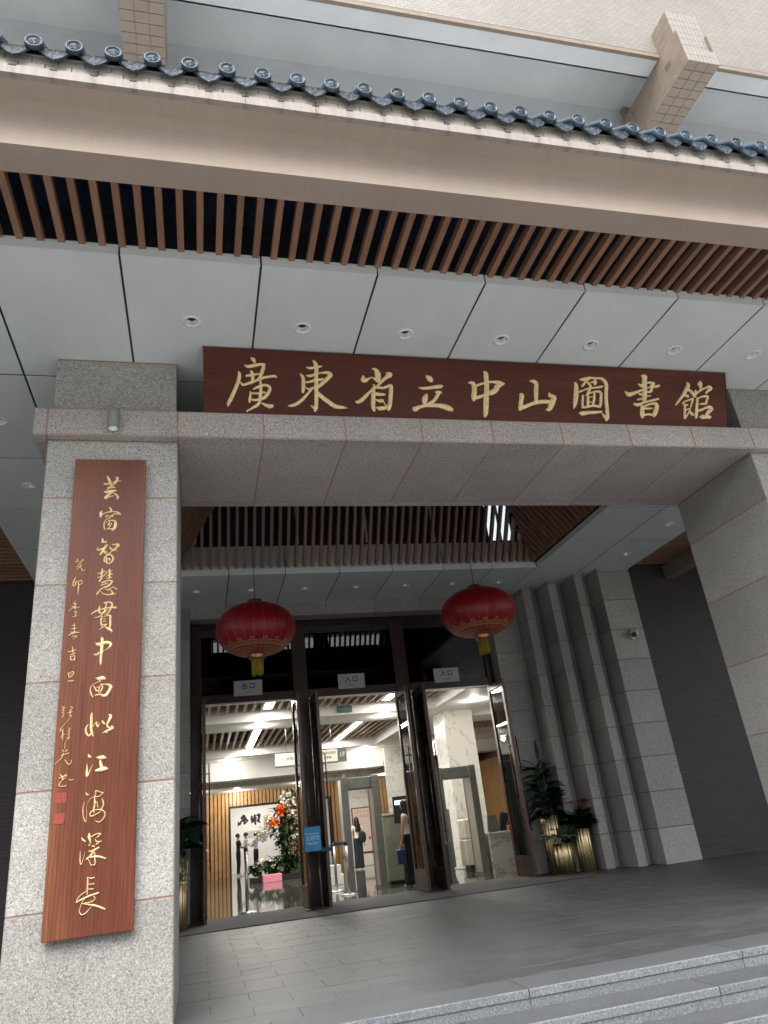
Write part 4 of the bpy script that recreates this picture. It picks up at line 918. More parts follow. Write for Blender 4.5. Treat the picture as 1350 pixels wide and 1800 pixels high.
# ================================================================== LANTERNS
def lantern(cx, cy, cz, R, H, ztop, label):
    t = root('red_lantern', (cx, cy, cz - H - .35), label, 'lantern', 'red lanterns in the portico')
    prof = []
    for i in range(33):
        a = -math.pi / 2 + math.pi * i / 32
        ca, sa = math.cos(a), math.sin(a)
        prof.append((max(.10, R * abs(ca) ** .80), H * (abs(sa) ** 1.05) * (1 if sa > 0 else -1)))
    MB().lathe(prof, (cx, cy, cz), 96, rad=lambda a: 1 + .006 * (math.cos(24 * a) ** 2)).build('shade', 'silk_red', t)
    m = MB()
    for k in range(24):                                     # gilt seams
        a = 2 * math.pi * (k + .5) / 24
        m.tube([(cx + (r + .002) * math.cos(a), cy + (r + .002) * math.sin(a), cz + z) for r, z in prof[2:-2:2]], .0032, 4, cap=False)
    m.build('seam_wires', 'lantern_gold', t)
    m = MB()                                                # printed gold border of the underside
    def rat(z):
        zz = [p[1] for p in prof]; return float(np.interp(z, zz, [p[0] for p in prof]))
    def band(ra0, ra1, a0, a1, n=6):
        """patch between two radii on the underside"""
        low = [p for p in prof if p[1] < 0]; rr = [p[0] for p in low]; zz = [p[1] for p in low]
        vs = []
        for i in range(n + 1):
            a = a0 + (a1 - a0) * i / n
            for r in (ra0, ra1):
                z = float(np.interp(r, rr, zz)) - .004; vs.append((cx + (r + .002) * math.cos(a), cy + (r + .002) * math.sin(a), cz + z))
        m.add(vs, [(2 * i, 2 * i + 1, 2 * i + 3, 2 * i + 2) for i in range(n)])
    Rr = R
    for r0, r1 in ((.66, .70), (.60, .615), (.30, .325)): band(R * r0, R * r1, 0, 2 * math.pi, 72)
    for k in range(16):
        a = 2 * math.pi * k / 16; s = 2 * math.pi / 16
        for (f0, f1, q0, q1) in ((.1, .9, .55, .575), (.1, .18, .36, .57), (.1, .6, .36, .385), (.52, .6, .36, .50), (.3, .6, .475, .50), (.82, .9, .40, .57)):
            band(R * q0, R * q1, a + s * f0, a + s * f1, 3)
        for (f0, f1, q0, q1) in ((.06, .94, .715, .735), (.06, .16, .715, .78), (.84, .94, .715, .78), (.16, .34, .765, .785), (.66, .84, .765, .785), (.34, .42, .77, .84), (.58, .66, .77, .84), (.42, .58, .825, .845), (.44, .56, .755, .785)):
            band(R * q0, R * q1, a + s * f0, a + s * f1, 2)
    m.build('gold_border', 'lantern_print', t, fix=False)
    MB().lathe([(.105, H * .93), (.115, H * .95), (.115, H + .055), (.095, H + .07), (.02, H + .075)], (cx, cy, cz), 24).build('top_cap', 'copper', t)
    MB().lathe([(.115, -H * .93), (.115, -H - .045), (.10, -H - .06), (.02, -H - .06)], (cx, cy, cz), 24).build('bottom_cap', 'copper', t)
    m = MB()
    for k in range(70):
        a = 2 * math.pi * k * .618; r = .082 * math.sqrt((k % 35 + 12) / 47)
        x, y = cx + r * math.cos(a), cy + r * math.sin(a)
        m.tube([(x, y, cz - H - .05), (x * 1.0 + random.uniform(-.006, .006), y + random.uniform(-.006, .006), cz - H - .27 + random.uniform(-.02, .012))], .009, 4)
    m.build('tassel', 'tassel', t)
    MB().tube([(cx, cy, cz + H + .07), (cx, cy, ztop)], .006, 6).build('cord', 'black_plastic', t)
    return t
LY = 10.3
pa, pb = pxy(378, 1107, LY), pxy(520, 1107, LY)
lantern((pa.x + pb.x) / 2, LY, 3.80, (pb.x - pa.x) / 2 * .985, .375, 6.3, 'red silk lantern with gold border hanging in front of the exit door')
pa, pb = pxy(774, 1072, LY), pxy(904, 1072, LY)
lantern((pa.x + pb.x) / 2, LY, 3.915, (pb.x - pa.x) / 2 * .955, .37, 6.3, 'red silk lantern with gold border hanging right of the middle doors')
# ================================================================== DOOR FRAME AND LEAVES
YD0, YD1 = 12.78, 12.90
DX = [(-.15, .04), (1.60, 1.86), (3.46, 3.72), (5.25, 5.39)]
df = root('door_frame', (2.665, 12.84, 0), 'dark brown metal door frame with three glazed transoms', 'door frame')
for i, (a, b) in enumerate(DX):
    MB().box(a + .002, b - .002, YD0, YD1, .0, 4.625, ch=.006).build('jamb' if i in (0, 3) else 'mullion', 'frame_brown', df)
for i in range(3):
    a, b = DX[i][1] - .001, DX[i + 1][0] + .001
    MB().box(a, b, YD0 + .01, YD1 - .01, 3.225, 3.37, ch=.006).build('transom_bar', 'frame_brown', df)
    MB().box(a, b, YD0 + .01, YD1 - .01, 4.49, 4.625, ch=.006).build('head_bar', 'frame_brown', df)
    MB().box(a, b, YD0 + .05, YD0 + .062, 3.37, 4.49).build('transom_pane', 'glass_dark', df)
    MB().box(a, b, YD0 + .012, YD1 - .012, 3.200, 3.2245).build('closer_rail', 'steel', df)
LW, LT, LH = .735, .05, 3.19
def door_leaf(xh, side, label):
    """leaf standing open at a right angle to the frame; side = which way it would close"""
    t = root('glass_door', (xh, 12.5, 0), label, 'door', 'open glass entrance doors')
    x0, x1 = (xh, xh + LT) if side > 0 else (xh - LT, xh); y1 = 12.79; y0 = y1 - LW; zb = .02
    MB().box(x0, x1, y0, y0 + .085, zb, LH, ch=.004).build('stile', 'leaf_brown', t); MB().box(x0, x1, y1 - .085, y1, zb, LH, ch=.004).build('stile', 'leaf_brown', t)
    MB().box(x0 + .002, x1 - .002, y0 + .084, y1 - .084, zb, .33).build('bottom_rail', 'leaf_brown', t)
    MB().box(x0 + .002, x1 - .002, y0 + .084, y1 - .084, LH - .10, LH).build('top_rail', 'leaf_brown', t)
    MB().box((x0 + x1) / 2 - .005, (x0 + x1) / 2 + .005, y0 + .083, y1 - .083, .328, LH - .098).build('glass_panel', 'glass', t)
    for s in (-1, 1):
        xx = (x1 + .05) if s > 0 else (x0 - .05)
        h = MB().tube([(xx, y0 + .05, .69), (xx, y0 + .05, 2.20)], .012, 8)
        for z in (.84, 2.05): h.tube([((x1 if s > 0 else x0), y0 + .05, z), (xx, y0 + .05, z)], .008, 6)
        h.build('pull_handle', 'dark_steel', t)
    return t
door_leaf(.042, 1, 'leftmost open glass door leaf under the exit plate'); door_leaf(1.598, -1, 'open glass door leaf left of the blue stand sign')
door_leaf(1.862, 1, 'open glass door leaf just right of the blue stand sign'); door_leaf(3.458, -1, 'open glass door leaf beside the woman in long black trousers')
door_leaf(3.722, 1, 'open glass door leaf left of the right detector gate'); door_leaf(5.248, -1, 'rightmost open glass door leaf next to the brass planters')
for (u0, v0, u1, v1, a, b, lb) in ((411, 1196, 461.5, 1222.5, '出口', 'Exit', 'white exit plate on the left transom'), (595, 1186, 640.5, 1208, '入口', 'Entrance', 'white entrance plate on the middle transom'), (762.5, 1175, 807, 1198, '入口', 'Entrance', 'white entrance plate on the right transom')):
    yy = 12.75; p, q = pxy(u0, v0, yy), pxy(u1, v1, yy); zc = (p.z + q.z) / 2; wd = .485; hg = .262; xc = (p.x + q.x) / 2
    t = root('door_plate', (xc, yy, zc), lb, 'sign', 'plates over the doors')
    MB().box(xc - wd / 2, xc + wd / 2, yy - .004, yy + .026, zc - hg / 2, zc + hg / 2, ch=.004).build('plate', 'sign_white', t)
    for k, chh in enumerate(a): text(chh, .112, (xc - .065 + .135 * k, yy - .006, zc + .028), X_, Z_, t, 'ink', 'lettering', .002)
    text(b, .04, (xc, yy - .006, zc - .068), X_, Z_, t, 'ink', 'lettering')
# ================================================================== PLANTERS
def blade(ln, wd, droop, fold=.25, n=7, tip=1.3):
    vs, fs = [], []
    for i in range(n + 1):
        t = i / n; a = droop * t
        y = ln * (math.sin(a) / max(droop, 1e-3)); z = ln * ((1 - math.cos(a)) / max(droop, 1e-3))
        w_ = wd * (math.sin(math.pi * min(1, t * .93 + .04)) ** .75) * (1 - .25 * t)
        if i == n: w_ = wd * .02
        vs += [(-w_, y, -z + fold * w_), (0, y, -z), (w_, y, -z + fold * w_)]
    for i in range(n):
        for j in range(2): fs.append((i * 3 + j, i * 3 + j + 1, i * 3 + j + 4, i * 3 + j + 3))
    return MB().add(vs, fs, 0, True)
def leaf_mesh(key, mat, *a):
    if key not in MESHC:
        me = blade(*a).mesh('leaf'); me.materials.append(MATS[mat]); MESHC[key] = me
    return MESHC[key]
def orient(az, elev, roll=0.0):
    d = V((math.cos(az) * math.cos(elev), math.sin(az) * math.cos(elev), math.sin(elev)))
    s = d.cross(Z_).normalized(); n = s.cross(d)
    s2 = s * math.cos(roll) + n * math.sin(roll); return s2, d, s2.cross(d)
def pot(t, c, r, h):
    fl = lambda a: 1 + .032 * math.cos(17 * a)
    MB().lathe([(r * .97, 0), (r, .004), (r, h * .5), (r, h - .004), (r * .97, h), (r * .93, h), (r * .92, h - .03)], c, 144, rad=fl).build('pot', 'brass', t)
    MB().lathe([(r * .935, 0), (.001, .012)], V(c) + Z_ * (h - .035), 24).build('soil', 'soil', t)
def tall_plant(c, h, ptop, spread, label, n=34, seed=1, big=False):
    rn = random.Random(seed); c = V(c)
    t = root('potted_plant', c, label, 'plant', 'plants in brass planters'); pot(t, c, .15, h)
    stems = [(rn.uniform(-.05, .05), rn.uniform(-.05, .05), rn.uniform(.6, 1.0)) for _ in range(4)]
    base = c + Z_ * (h - .03)
    for sx_, sy_, f in stems:
        MB().tube([base + V((sx_, sy_, 0)), base + V((sx_ * 1.6, sy_ * 1.6, (ptop - h) * f * .72))], [.014, .008], 6).build('stem', 'leaf_mid', t)
    for i in range(n):
        sx_, sy_, f = stems[i % 4]; q = rn.random(); z = (ptop - h) * f * .72 * q
        az, el = rn.uniform(0, 6.28), rn.uniform(-.1, 1.05) * (.4 + .6 * q)
        v = rn.randrange(3); L = (.40, .32, .26)[v] * (1.15 if big else 1)
        s, d, nn = orient(az, el, rn.uniform(-.5, .5)); sc_ = spread
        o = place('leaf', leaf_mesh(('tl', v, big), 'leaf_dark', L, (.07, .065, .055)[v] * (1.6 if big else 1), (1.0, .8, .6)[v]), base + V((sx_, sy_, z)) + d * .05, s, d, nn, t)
        MB().tube([base + V((sx_, sy_, z - .03)), base + V((sx_, sy_, z)) + d * .06], .004, 5).build('stalk', 'leaf_mid', t)
    s, d, nn = orient(1.2, 1.45); place('leaf', leaf_mesh(('tip',), 'leaf_dark', .42, .035, .15), base + Z_ * ((ptop - h) - .42), s, d, nn, t)
    return t
def bushy(c, r, h, n, R, label, mat, flowers=0, seed=3, L=.2, W=.035):
    rn = random.Random(seed); c = V(c); t = root('potted_plant', c, label, 'plant', 'plants in brass planters'); pot(t, c, r, h)
    base = c + Z_ * (h - .02)
    for i in range(n):
        a = i * 2.39996; q = math.sqrt((i + .5) / n); s, d, nn = orient(a, 1.4 - 1.1 * q, rn.uniform(-.3, .3)); v = rn.randrange(2)
        place('leaf', leaf_mesh((label, v), mat, L * (1, .82)[v], W * (1, .9)[v], (.9, .7)[v], .35, 5), base + d * (R * .15) + V((rn.uniform(-.4, .4) * r, rn.uniform(-.4, .4) * r, rn.uniform(0, .12))), s, d, nn, t)
    for i in range(flowers):
        a = rn.uniform(0, 6.28); rr = rn.uniform(.02, .16); p = base + V((rr * math.cos(a) + .06, rr * math.sin(a), R * rn.uniform(1.0, 1.5)))
        MB().tube([base, p], .004, 5).build('flower_stalk', 'leaf_mid', t)
        m = MB()
        for k in range(5):
            s, d, nn = orient(6.28 * k / 5 + a, rn.uniform(.1, .7)); b = blade(.06, .026, .5, .3, 4)
            m.add([p + s * q.x + d * q.y + nn * q.z for q in b.v], b.f, 0, True)
        m.build('flower', 'flower_red', t)
    return t
pb = pxz(994, 1538, 0); dv = V((pb.x, pb.y, 0)).normalized(); bushy(pb + dv * .2, .19, .46, 110, .26, 'low variegated plant in the widest ribbed brass planter', 'leaf_pale', 0, 5, .33, .04)
pb = pxz(1037, 1532.5, 0); bushy(pb + dv * .14, .135, .64, 80, .30, 'leafy plant with pink red flowers in a slim brass planter', 'leaf_dark', 14, 8, .33, .085)
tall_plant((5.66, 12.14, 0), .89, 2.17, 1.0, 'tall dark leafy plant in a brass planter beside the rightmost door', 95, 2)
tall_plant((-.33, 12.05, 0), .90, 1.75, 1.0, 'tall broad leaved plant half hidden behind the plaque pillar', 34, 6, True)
bushy((-.30, 11.66, 0), .12, .58, 40, .2, 'small pale green plant in a brass planter behind the plaque pillar', 'leaf_pale', 0, 4, .17, .025)
s, d, nn = orient(.35, .95, .3)
# ================================================================== ENTRANCE HALL
def hall(mb, name, mat): return struct(mb.build(name, mat))
HX0, HX1, HY1 = -3.2, 10.0, 29.0
hall(MB().box(HX0, HX1, 12.885, 36, -.2, .006), 'hall_floor', 'hall_floor')
hall(MB().box(HX0 - .2, HX0, 12.9, 29, 0, 4.6), 'hall_wall_left', 'wall_white')
hall(MB().box(HX1, HX1 + .2, 12.9, 29, 0, 4.6), 'hall_wall_right', 'wall_white')
hc = root('hall_ceiling', (3, 20, 3.35), None, None); struct(hc)
ZS = 3.35
m = MB()
m.box(HX0, 5.15, 15.86, 17.2, ZS, ZS + .42).box(HX0, 5.15, 22.16, 23.5, ZS, ZS + .42).box(5.15, 6.6, 12.92, 23.5, ZS, ZS + .42)
m.box(6.6, HX1, 12.92, 14.6, ZS, ZS + .42).box(6.6, HX1, 17.6, 18.8, ZS, ZS + .42).box(6.6, HX1, 22.0, 23.5, ZS, ZS + .42)
m.box(HX0, HX1, 12.905, 12.95, 3.23, 4.6)
m.build('soffit', 'ceil_white', hc)
MB().box(HX0, 5.65, 23.5, 24.3, 2.82, 3.77).box(5.65, HX1, 23.5, 24.3, 3.0, 3.77).box(HX0, HX1, 26.4, 29, 2.82, 3.2).build('bulkhead', 'ceil_white', hc)
MB().box(HX0, HX1, 12.96, 29.2, 3.80, 3.84).box(HX0, HX1, 24.3, 26.4, 3.12, 3.16).build('void_lining', 'dark_void', hc)
MB().box(HX0, HX1, 12.93, 29.2, 4.55, 4.65).build('roof_slab', 'dark_void', hc)
def coffer_slats(x0, x1, y0, y1, z, p=.18):
    x = x0 + .08
    while x < x1 - .03:
        place('slat', slat_mesh(round(y1 - y0, 2), .028, .045, 'in_slat'), (x, y0, z + .045), X_, Y_, Z_, hc); x += p
coffer_slats(-1.5, 5.15, 12.97, 15.86, 3.555); coffer_slats(-1.5, 5.15, 17.2, 22.16, 3.555); coffer_slats(6.6, 9.9, 14.6, 17.6, 3.555); coffer_slats(6.6, 9.9, 18.8, 22, 3.555); coffer_slats(-1.5, 6.5, 24.3, 26.4, 2.95)
def strip(x, y0, y1, z, lb):
    t = root('strip_light', (x, (y0 + y1) / 2, z), lb, 'light', 'strip lights in the hall ceiling')
    MB().box(x - .10, x + .10, y0, y1, z + .004, z + .05).build('housing', 'white_trim', t)
    MB().box(x - .085, x + .085, y0 + .01, y1 - .01, z - .004, z + .004).build('diffuser', 'lamp_lit', t)
    l = bpy.data.lights.new('strip_glow', 'AREA'); l.shape = 'RECTANGLE'; l.size = .2 * S; l.size_y = (y1 - y0) * S; l.energy = 18 * (y1 - y0); l.color = (1, .95, .86)
    o = bpy.data.objects.new('strip_glow', l); COL.objects.link(o); o.parent = t; o.location = (0, 0, -.015)
strip(1.39, 13.2, 15.6, 3.545, 'short lit strip light behind the exit door lintel'); strip(3.95, 13.2, 15.6, 3.545, 'short lit strip light just inside the middle door')
strip(1.39, 18.1, 22.0, 3.545, 'long lit strip light above the flower display'); strip(3.95, 18.1, 22.0, 3.545, 'long lit strip light above the woman with a backpack')
strip(8.2, 14.9, 17.4, 3.545, 'lit strip light seen right of the marble column')
for i, (x, y, z) in enumerate(((1.30, 16.6, ZS), (4.10, 16.5, ZS), (5.85, 15.2, ZS), (.85, 22.9, ZS), (5.0, 23.0, ZS), (1.3, 28.2, 2.82), (7.4, 23.0, ZS), (-.2, 27.2, 2.82), (3.6, 27.2, 2.82), (6.6, 27.2, 2.82))):
    lb = ['lit downlight near the left strip light', 'lit downlight near the middle strip light', 'lit downlight in front of the marble column', 'lit downlight beside the white bulkhead on the left', 'lit downlight in front of the far marble column', 'lit downlight over the exhibition doorway', 'lit downlight behind the marble column', 'lit downlight by the far left wood slats', 'lit downlight between the two far doorways', 'lit downlight at the far right wood slats'][i]
    t = root('hall_downlight', (x, y, z), lb, 'downlight', 'lit downlights of the hall')
    MB().lathe([(.09, -.004), (.09, -.01), (.07, -.012), (.001, -.008)], (x, y, z), 20).build('lens', 'lamp_lit', t)
    l = bpy.data.lights.new('downlight_glow', 'POINT'); l.energy = 10 if y < 26 else 26; l.color = (1, .95, .86); l.shadow_soft_size = .08
    o = bpy.data.objects.new('downlight_glow', l); COL.objects.link(o); o.parent = t; o.location = (0, 0, -.12)
# slatted wood wall at the far end with two doorways
ww = root('wood_wall', (3, HY1, 0), None, None); struct(ww)
O1, O2, OZ = (1.08, 2.86), (4.22, 4.72), 2.28
MB().box(HX0, O1[0], HY1 + .03, HY1 + .2, 0, 3.2).box(O1[1], O2[0], HY1 + .03, HY1 + .2, 0, 3.2).box(O2[1], HX1, HY1 + .03, HY1 + .2, 0, 3.2).box(O1[0], O1[1], HY1 + .03, HY1 + .2, OZ, 3.2).box(O2[0], O2[1], HY1 + .03, HY1 + .2, OZ, 3.2).build('backing', 'wood_back', ww)
x = -1.2
while x < 9.8:
    inop = any(a - .07 < x < b + .07 for a, b in (O1, O2)); z0 = OZ + .07 if inop else .01
    key = ('ws', inop)
    if key not in MESHC:
        me = MB().box(-.05, .05, -.03, .03, 0, 2.84 - z0).mesh('wood_slat'); me.materials.append(MATS['wood_slat']); MESHC[key] = me
    place('wood_slat', MESHC[key], (x, HY1, z0), X_, Y_, Z_, ww); x += .135
me = MB().box(-.05, .05, -.03, .03, 0, 2.84).mesh('wood_slat'); me.materials.append(MATS['wood_slat']); y = 18.2
while y < 28.9: place('wood_slat', me, (9.93, y, .01), Y_, -X_, Z_, ww); y += .135
MB().box(9.96, 9.99, 18.1, 29, 0, 3.2).build('side_backing', 'wood_back', ww)
for a, b in (O1, O2):
    MB().box(a - .06, a, HY1 - .05, HY1 + .2, 0, OZ + .06).box(b, b + .06, HY1 - .05, HY1 + .2, 0, OZ + .06).box(a, b, HY1 - .05, HY1 + .2, OZ, OZ + .06).build('door_surround', 'frame_brown', ww)
hall(MB().box(.2, 6.0, 33.2, 33.3, 0, 3).box(.2, .3, 29.2, 33.2, 0, 3).box(5.9, 6.0, 29.2, 33.2, 0, 3).box(.2, 6, 29.2, 33.2, 2.95, 3.0), 'exhibition_room', 'wall_white')
l = bpy.data.lights.new('room_glow', 'AREA'); l.size = 3; l.energy = 70; l.color = (1, .95, .88)
o = bpy.data.objects.new('room_glow', l); COL.objects.link(o); o.location = V((2.4, 31, 2.85)) * S
pan = root('exhibition_panel', (2.2, 33.1, 0), 'white exhibition wall panel with black brush characters beyond the far doorway', 'panel')
MB().box(1.0, 3.6, 33.08, 33.14, .0, 2.75).build('panel_board', 'box_white', pan)
for gd in ("195,320,28 210,290,34 190,262,18|230,305,24 245,250,28|255,195,40 300,150,46 310,175,30|262,240,34 330,215,34 370,240,30|290,150,28 285,240,34|330,180,32 300,262,24|300,292,28 345,258,28", "440,150,28 450,230,46|430,222,28 520,190,40|500,130,34 490,230,52|540,140,34 582,128,40 560,250,34|470,240,40 438,272,22|500,240,36 512,302,28|540,230,36 592,260,28"):
    glyph((400, 1420, 10.385, gd), (0, 33.075, 0), (0, -1, 0), pan, .05, 1.15, 'brush_character', 'ink')
MB().box(1.9, 2.9, 33.06, 33.08, 1.28, 1.52).build('picture_strip', 'cloth_grey', pan)
# marble columns
def column(x0, x1, y0, y1, z1, lb):
    t = root('marble_column', ((x0 + x1) / 2, y0, 0), lb, 'column', 'marble columns in the hall')
    zz = [0.006, 1.0, 2.0, z1] if z1 > 2.5 else [0.006, z1]
    for a, b in zip(zz[:-1], zz[1:]): MB().box(x0, x1, y0, y1, a + .003, b, ch=.006).build('marble_panel', 'marble', t)
column(5.50, 6.22, 16.5, 17.3, 3.349, 'white marble clad column behind the right detector gate'); column(5.66, 6.36, 23.3, 23.49, 3.349, 'white marble column far back beside the bulkhead')
column(4.62, 5.42, 24.6, 25.4, 2.819, 'white marble pier carrying the pink poster')
t = root('poster', (5.0, 24.5, .45), 'tall pink poster in a dark frame behind the woman with backpack', 'poster')
px0, px1, pz0, pz1 = 4.73, 5.33, .41, 1.68; yp = 24.56
MB().box(px0 - .03, px1 + .03, yp, yp + .035, pz0 - .03, pz1 + .03).build('frame', 'frame_brown', t)
MB().box(px0, px1, yp - .006, yp, pz0, pz1).build('sheet', 'poster_pink', t)
for r, bd in ((0, '岭南书香'), (1, '全民阅读')): text(bd, .115, (5.04, yp - .009, 1.57 - .13 * r), X_, Z_, t, 'poster_gold', 'lettering')
for r in range(9): MB().box(4.84 + .03 * (r % 3), 5.22 - .03 * (r % 2), yp - .008, yp - .006, 1.30 - .075 * r, 1.312 - .075 * r).build('print_line', 'cloth_grey', t)
MB().obox((5.10, yp - .008, .62), V((1, 0, -.25)), Y_, V((.25, 0, 1)), .16, .002, .10).build('open_book', 'sign_cream', t); MB().box(5.18, 5.26, yp - .01, yp - .006, .74, .84).build('red_figure', 'poster_red', t)
# hanging direction sign
t = root('hanging_sign', (2.29, 16, 2.4), 'cream hanging direction sign with arrows and dark floor number block', 'sign')
MB().box(1.53, 2.86, 15.97, 16.03, 2.41, 2.66, ch=.006).build('panel', 'sign_cream', t); MB().box(2.861, 3.05, 15.97, 16.03, 2.395, 2.675).build('floor_block', 'sign_green', t)
MB().box(1.52, 2.86, 15.975, 16.025, 2.385, 2.409).build('lower_rail', 'sign_green', t)
for xr in (1.78, 2.74): MB().tube([(xr, 16, 2.66), (xr, 16, 3.36)], .008, 6).build('hanger', 'steel', t)
text('←  岭南人文', .075, (1.86, 15.965, 2.54), X_, Z_, t, 'ink'); text('电梯', .06, (2.33, 15.965, 2.54), X_, Z_, t, 'ink')
text('→ 美好生活馆', .058, (2.64, 15.965, 2.59), X_, Z_, t, 'ink'); text('→ 文学馆', .058, (2.60, 15.965, 2.495), X_, Z_, t, 'ink'); text('1F', .14, (2.955, 15.965, 2.535), X_, Z_, t, 'sign_cream')
p = pxy(606, 1246, 15.8); t = root('exit_sign', p, 'dark green exit box on the first ceiling beam', 'sign'); MB().box(p.x - .16, p.x + .16, 15.80, 15.855, p.z - .07, p.z + .07).build('box', 'sign_green', t); MB().box(p.x - .13, p.x + .13, 15.795, 15.80, p.z - .03, p.z + .03).build('glow_panel', 'exit_green', t)
# detector gates
def gate(x0, x1, y, lb):
    t = root('detector_gate', ((x0 + x1) / 2, y, 0), lb, 'security gate', 'walk-through security gates')
    for a, b, sd_ in ((x0, x0 + .11, 0), (x1 - .11, x1, 1)):
        MB().box(a, b, y, y + .42, .03, 1.93, ch=.02).build('side_panel', 'gate_cream', t)
        for yy in (y - .012, y + .40): MB().box(a - .012, b + .012, yy, yy + .03, .006, 1.95).build('edge_strip', 'gate_grey', t)
        MB().box(a - .03, b + .03, y - .03, y + .45, .006, .03).build('foot', 'gate_grey', t)
        for z in (.60, 1.72, 1.82):
            for q in (.03, .08): MB().tube([(a + q, y - .013, z), (a + q, y - .02, z)], .008, 8).build('indicator', 'black_plastic', t)
    MB().box(x0 + .11, x1 - .11, y + .02, y + .38, 1.735, 1.945, ch=.012).build('crossbeam', 'gate_grey', t)
    return t
gate(2.60, 3.31, 14.4, 'walk-through detector gate in the middle doorway'); gate(4.43, 5.23, 14.2, 'walk-through detector gate in the right doorway')
# inspection furniture
t = root('inspection_cabinet', (3.7, 15.2, 0), 'pale green cabinet between the detector gates', 'cabinet')
MB().box(3.46, 3.98, 14.9, 15.7, .06, 1.22, ch=.012).build('body', 'cabinet_green', t); MB().box(3.44, 4.0, 14.88, 15.72, 1.22, 1.26).build('top', 'cabinet_cream', t); MB().box(3.5, 3.94, 14.94, 15.66, .006, .06).build('plinth', 'black_plastic', t)
t = root('monitor', (3.83, 14.6, .9), 'black monitor with a lit screen beside the long haired woman', 'monitor')
MB().box(3.62, 4.04, 14.60, 14.64, 1.05, 1.54, ch=.008).build('bezel', 'black_plastic', t); MB().box(3.65, 4.01, 14.596, 14.60, 1.38, 1.46).build('screen', 'screen', t); MB().tube([(3.83, 14.66, .006), (3.83, 14.66, 1.1)], .02, 8).build('stand', 'black_plastic', t); MB().box(3.70, 3.96, 14.55, 14.77, .006, .02).build('base', 'black_plastic', t)
t = root('xray_machine', (4.1, 13.6, 0), 'dark baggage scanner standing behind the open doors', 'machine')
MB().box(3.86, 4.28, 13.55, 14.1, .006, .60, ch=.01).build('body', 'black_plastic', t); MB().box(3.84, 4.36, 13.5, 14.15, .60, .66).build('table_top', 'gate_grey', t)
for k in range(7): MB().box(3.93, 4.13, 13.545, 13.549, .2 + .045 * k, .22 + .045 * k).build('vent_slot', 'gate_grey', t)
t = root('grey_cabinet', (4.8, 15.6, 0), 'dark grey cabinet on castors seen through the right doorway', 'cabinet')
MB().box(4.62, 5.03, 15.5, 16.0, .12, 1.22, ch=.01).build('body', 'gate_grey', t)
for q in (4.68, 4.97): MB().tube([(q - .02, 15.55, .05), (q + .02, 15.55, .05)], .045, 10).build('castor', 'black_plastic', t)
t = root('scanner_cabinet', (5.42, 15.6, 0), 'cream cabinet standing on a dark trolley inside the right doorway', 'cabinet')
MB().box(5.28, 5.49, 15.5, 15.9, .12, .60, ch=.012).build('lower_box', 'cabinet_cream', t); MB().box(5.29, 5.48, 15.5, 15.9, .605, 1.0, ch=.03).build('upper_box', 'cabinet_cream', t); MB().box(5.33, 5.46, 15.52, 15.85, .006, .12).build('trolley', 'black_plastic', t)
t = root('reception_desk', (5.6, 14.2, 0), 'white marble reception desk at the right doorway', 'desk')
MB().box(5.30, 6.3, 14.12, 14.7, .006, .665).build('front', 'marble', t); MB().box(5.28, 6.32, 14.10, 14.72, .667, .70).build('top', 'box_white', t)
t = root('desk_screen', (5.62, 14.5, .70), 'grey tapered screen back on the marble desk', 'monitor')
MB().add([(5.44, 14.5, .70), (5.70, 14.5, .70), (5.64, 14.5, 1.0), (5.47, 14.5, 1.0), (5.44, 14.54, .70), (5.70, 14.54, .70), (5.64, 14.54, 1.0), (5.47, 14.54, 1.0)], [(0, 1, 2, 3), (4, 7, 6, 5), (0, 4, 5, 1), (1, 5, 6, 2), (2, 6, 7, 3), (3, 7, 4, 0)]).build('shell', 'gate_grey', t)
MB().box(5.52, 5.62, 14.46, 14.6, .70, .71).build('foot', 'gate_grey', t)
t = root('handbag', (5.86, 14.42, .70), 'orange striped bag on the marble desk', 'bag'); MB().box(5.80, 5.93, 14.36, 14.46, .70, .80, ch=.012).build('body', 'orange_bag', t); MB().tube([(5.82, 14.41, .80), (5.83, 14.41, .86), (5.90, 14.41, .86), (5.91, 14.41, .80)], .006, 6).build('strap', 'orange_bag', t)
t = root('jacket_pile', (5.86, 14.52, .70), 'dark jacket heaped behind the orange bag', 'jacket'); m = MB()
for k in range(5): m.lathe([(.001, .36 - .02 * k), (.05, .32), (.075, .2), (.085, .06), (.08, 0)], (5.79 + .035 * k, 14.54 + .02 * (k % 2), .70), 10)
m.build('cloth', 'cloth_denim', t)
# queue posts, stand sign, plinths
def post(x, y, h, lb):
    t = root('queue_post', (x, y, 0), lb, 'post', 'steel queue posts')
    MB().tube([(x, y, .03), (x, y, h)], .026, 14).build('pole', 'steel', t); MB().lathe([(.15, .006), (.15, .018), (.04, .035), (.001, .035)], (x, y, 0), 24).build('base', 'steel', t)
    MB().tube([(x, y, h), (x, y, h + .05)], .034, 12).build('belt_head', 'navy', t); return t
post(.72, 13.15, .90, 'steel queue post standing in the left doorway'); post(2.49, 15.1, .80, 'steel queue post carrying the blue belt, farther one'); post(2.52, 13.95, .80, 'steel queue post at the end of the blue belt, nearer one')
m = MB(); m.bar((1.79, 11.975, .79), (1.935, 12.0, .795), .004, .028).bar((1.935, 12.0, .795), (2.49, 15.1, .825), .004, .028).bar((2.49, 15.1, .825), (2.52, 13.95, .825), .004, .028)
tag(m.build('queue_belt', 'navy'), 'dark blue retractable belt stretched between the queue posts', 'belt')
ys_ = 11.96; a, b = pxy(533, 1455, ys_), pxy(566, 1498, ys_); t = root('stand_sign', (a.x + .13, ys_, 0), 'blue stand sign in a dark frame before the left mullion', 'sign')
sx0, sx1, sz0, sz1 = pxy(535.5, 1480, ys_).x, pxy(564, 1478, ys_).x, pxy(550, 1496, ys_).z, pxy(550, 1453.5, ys_).z
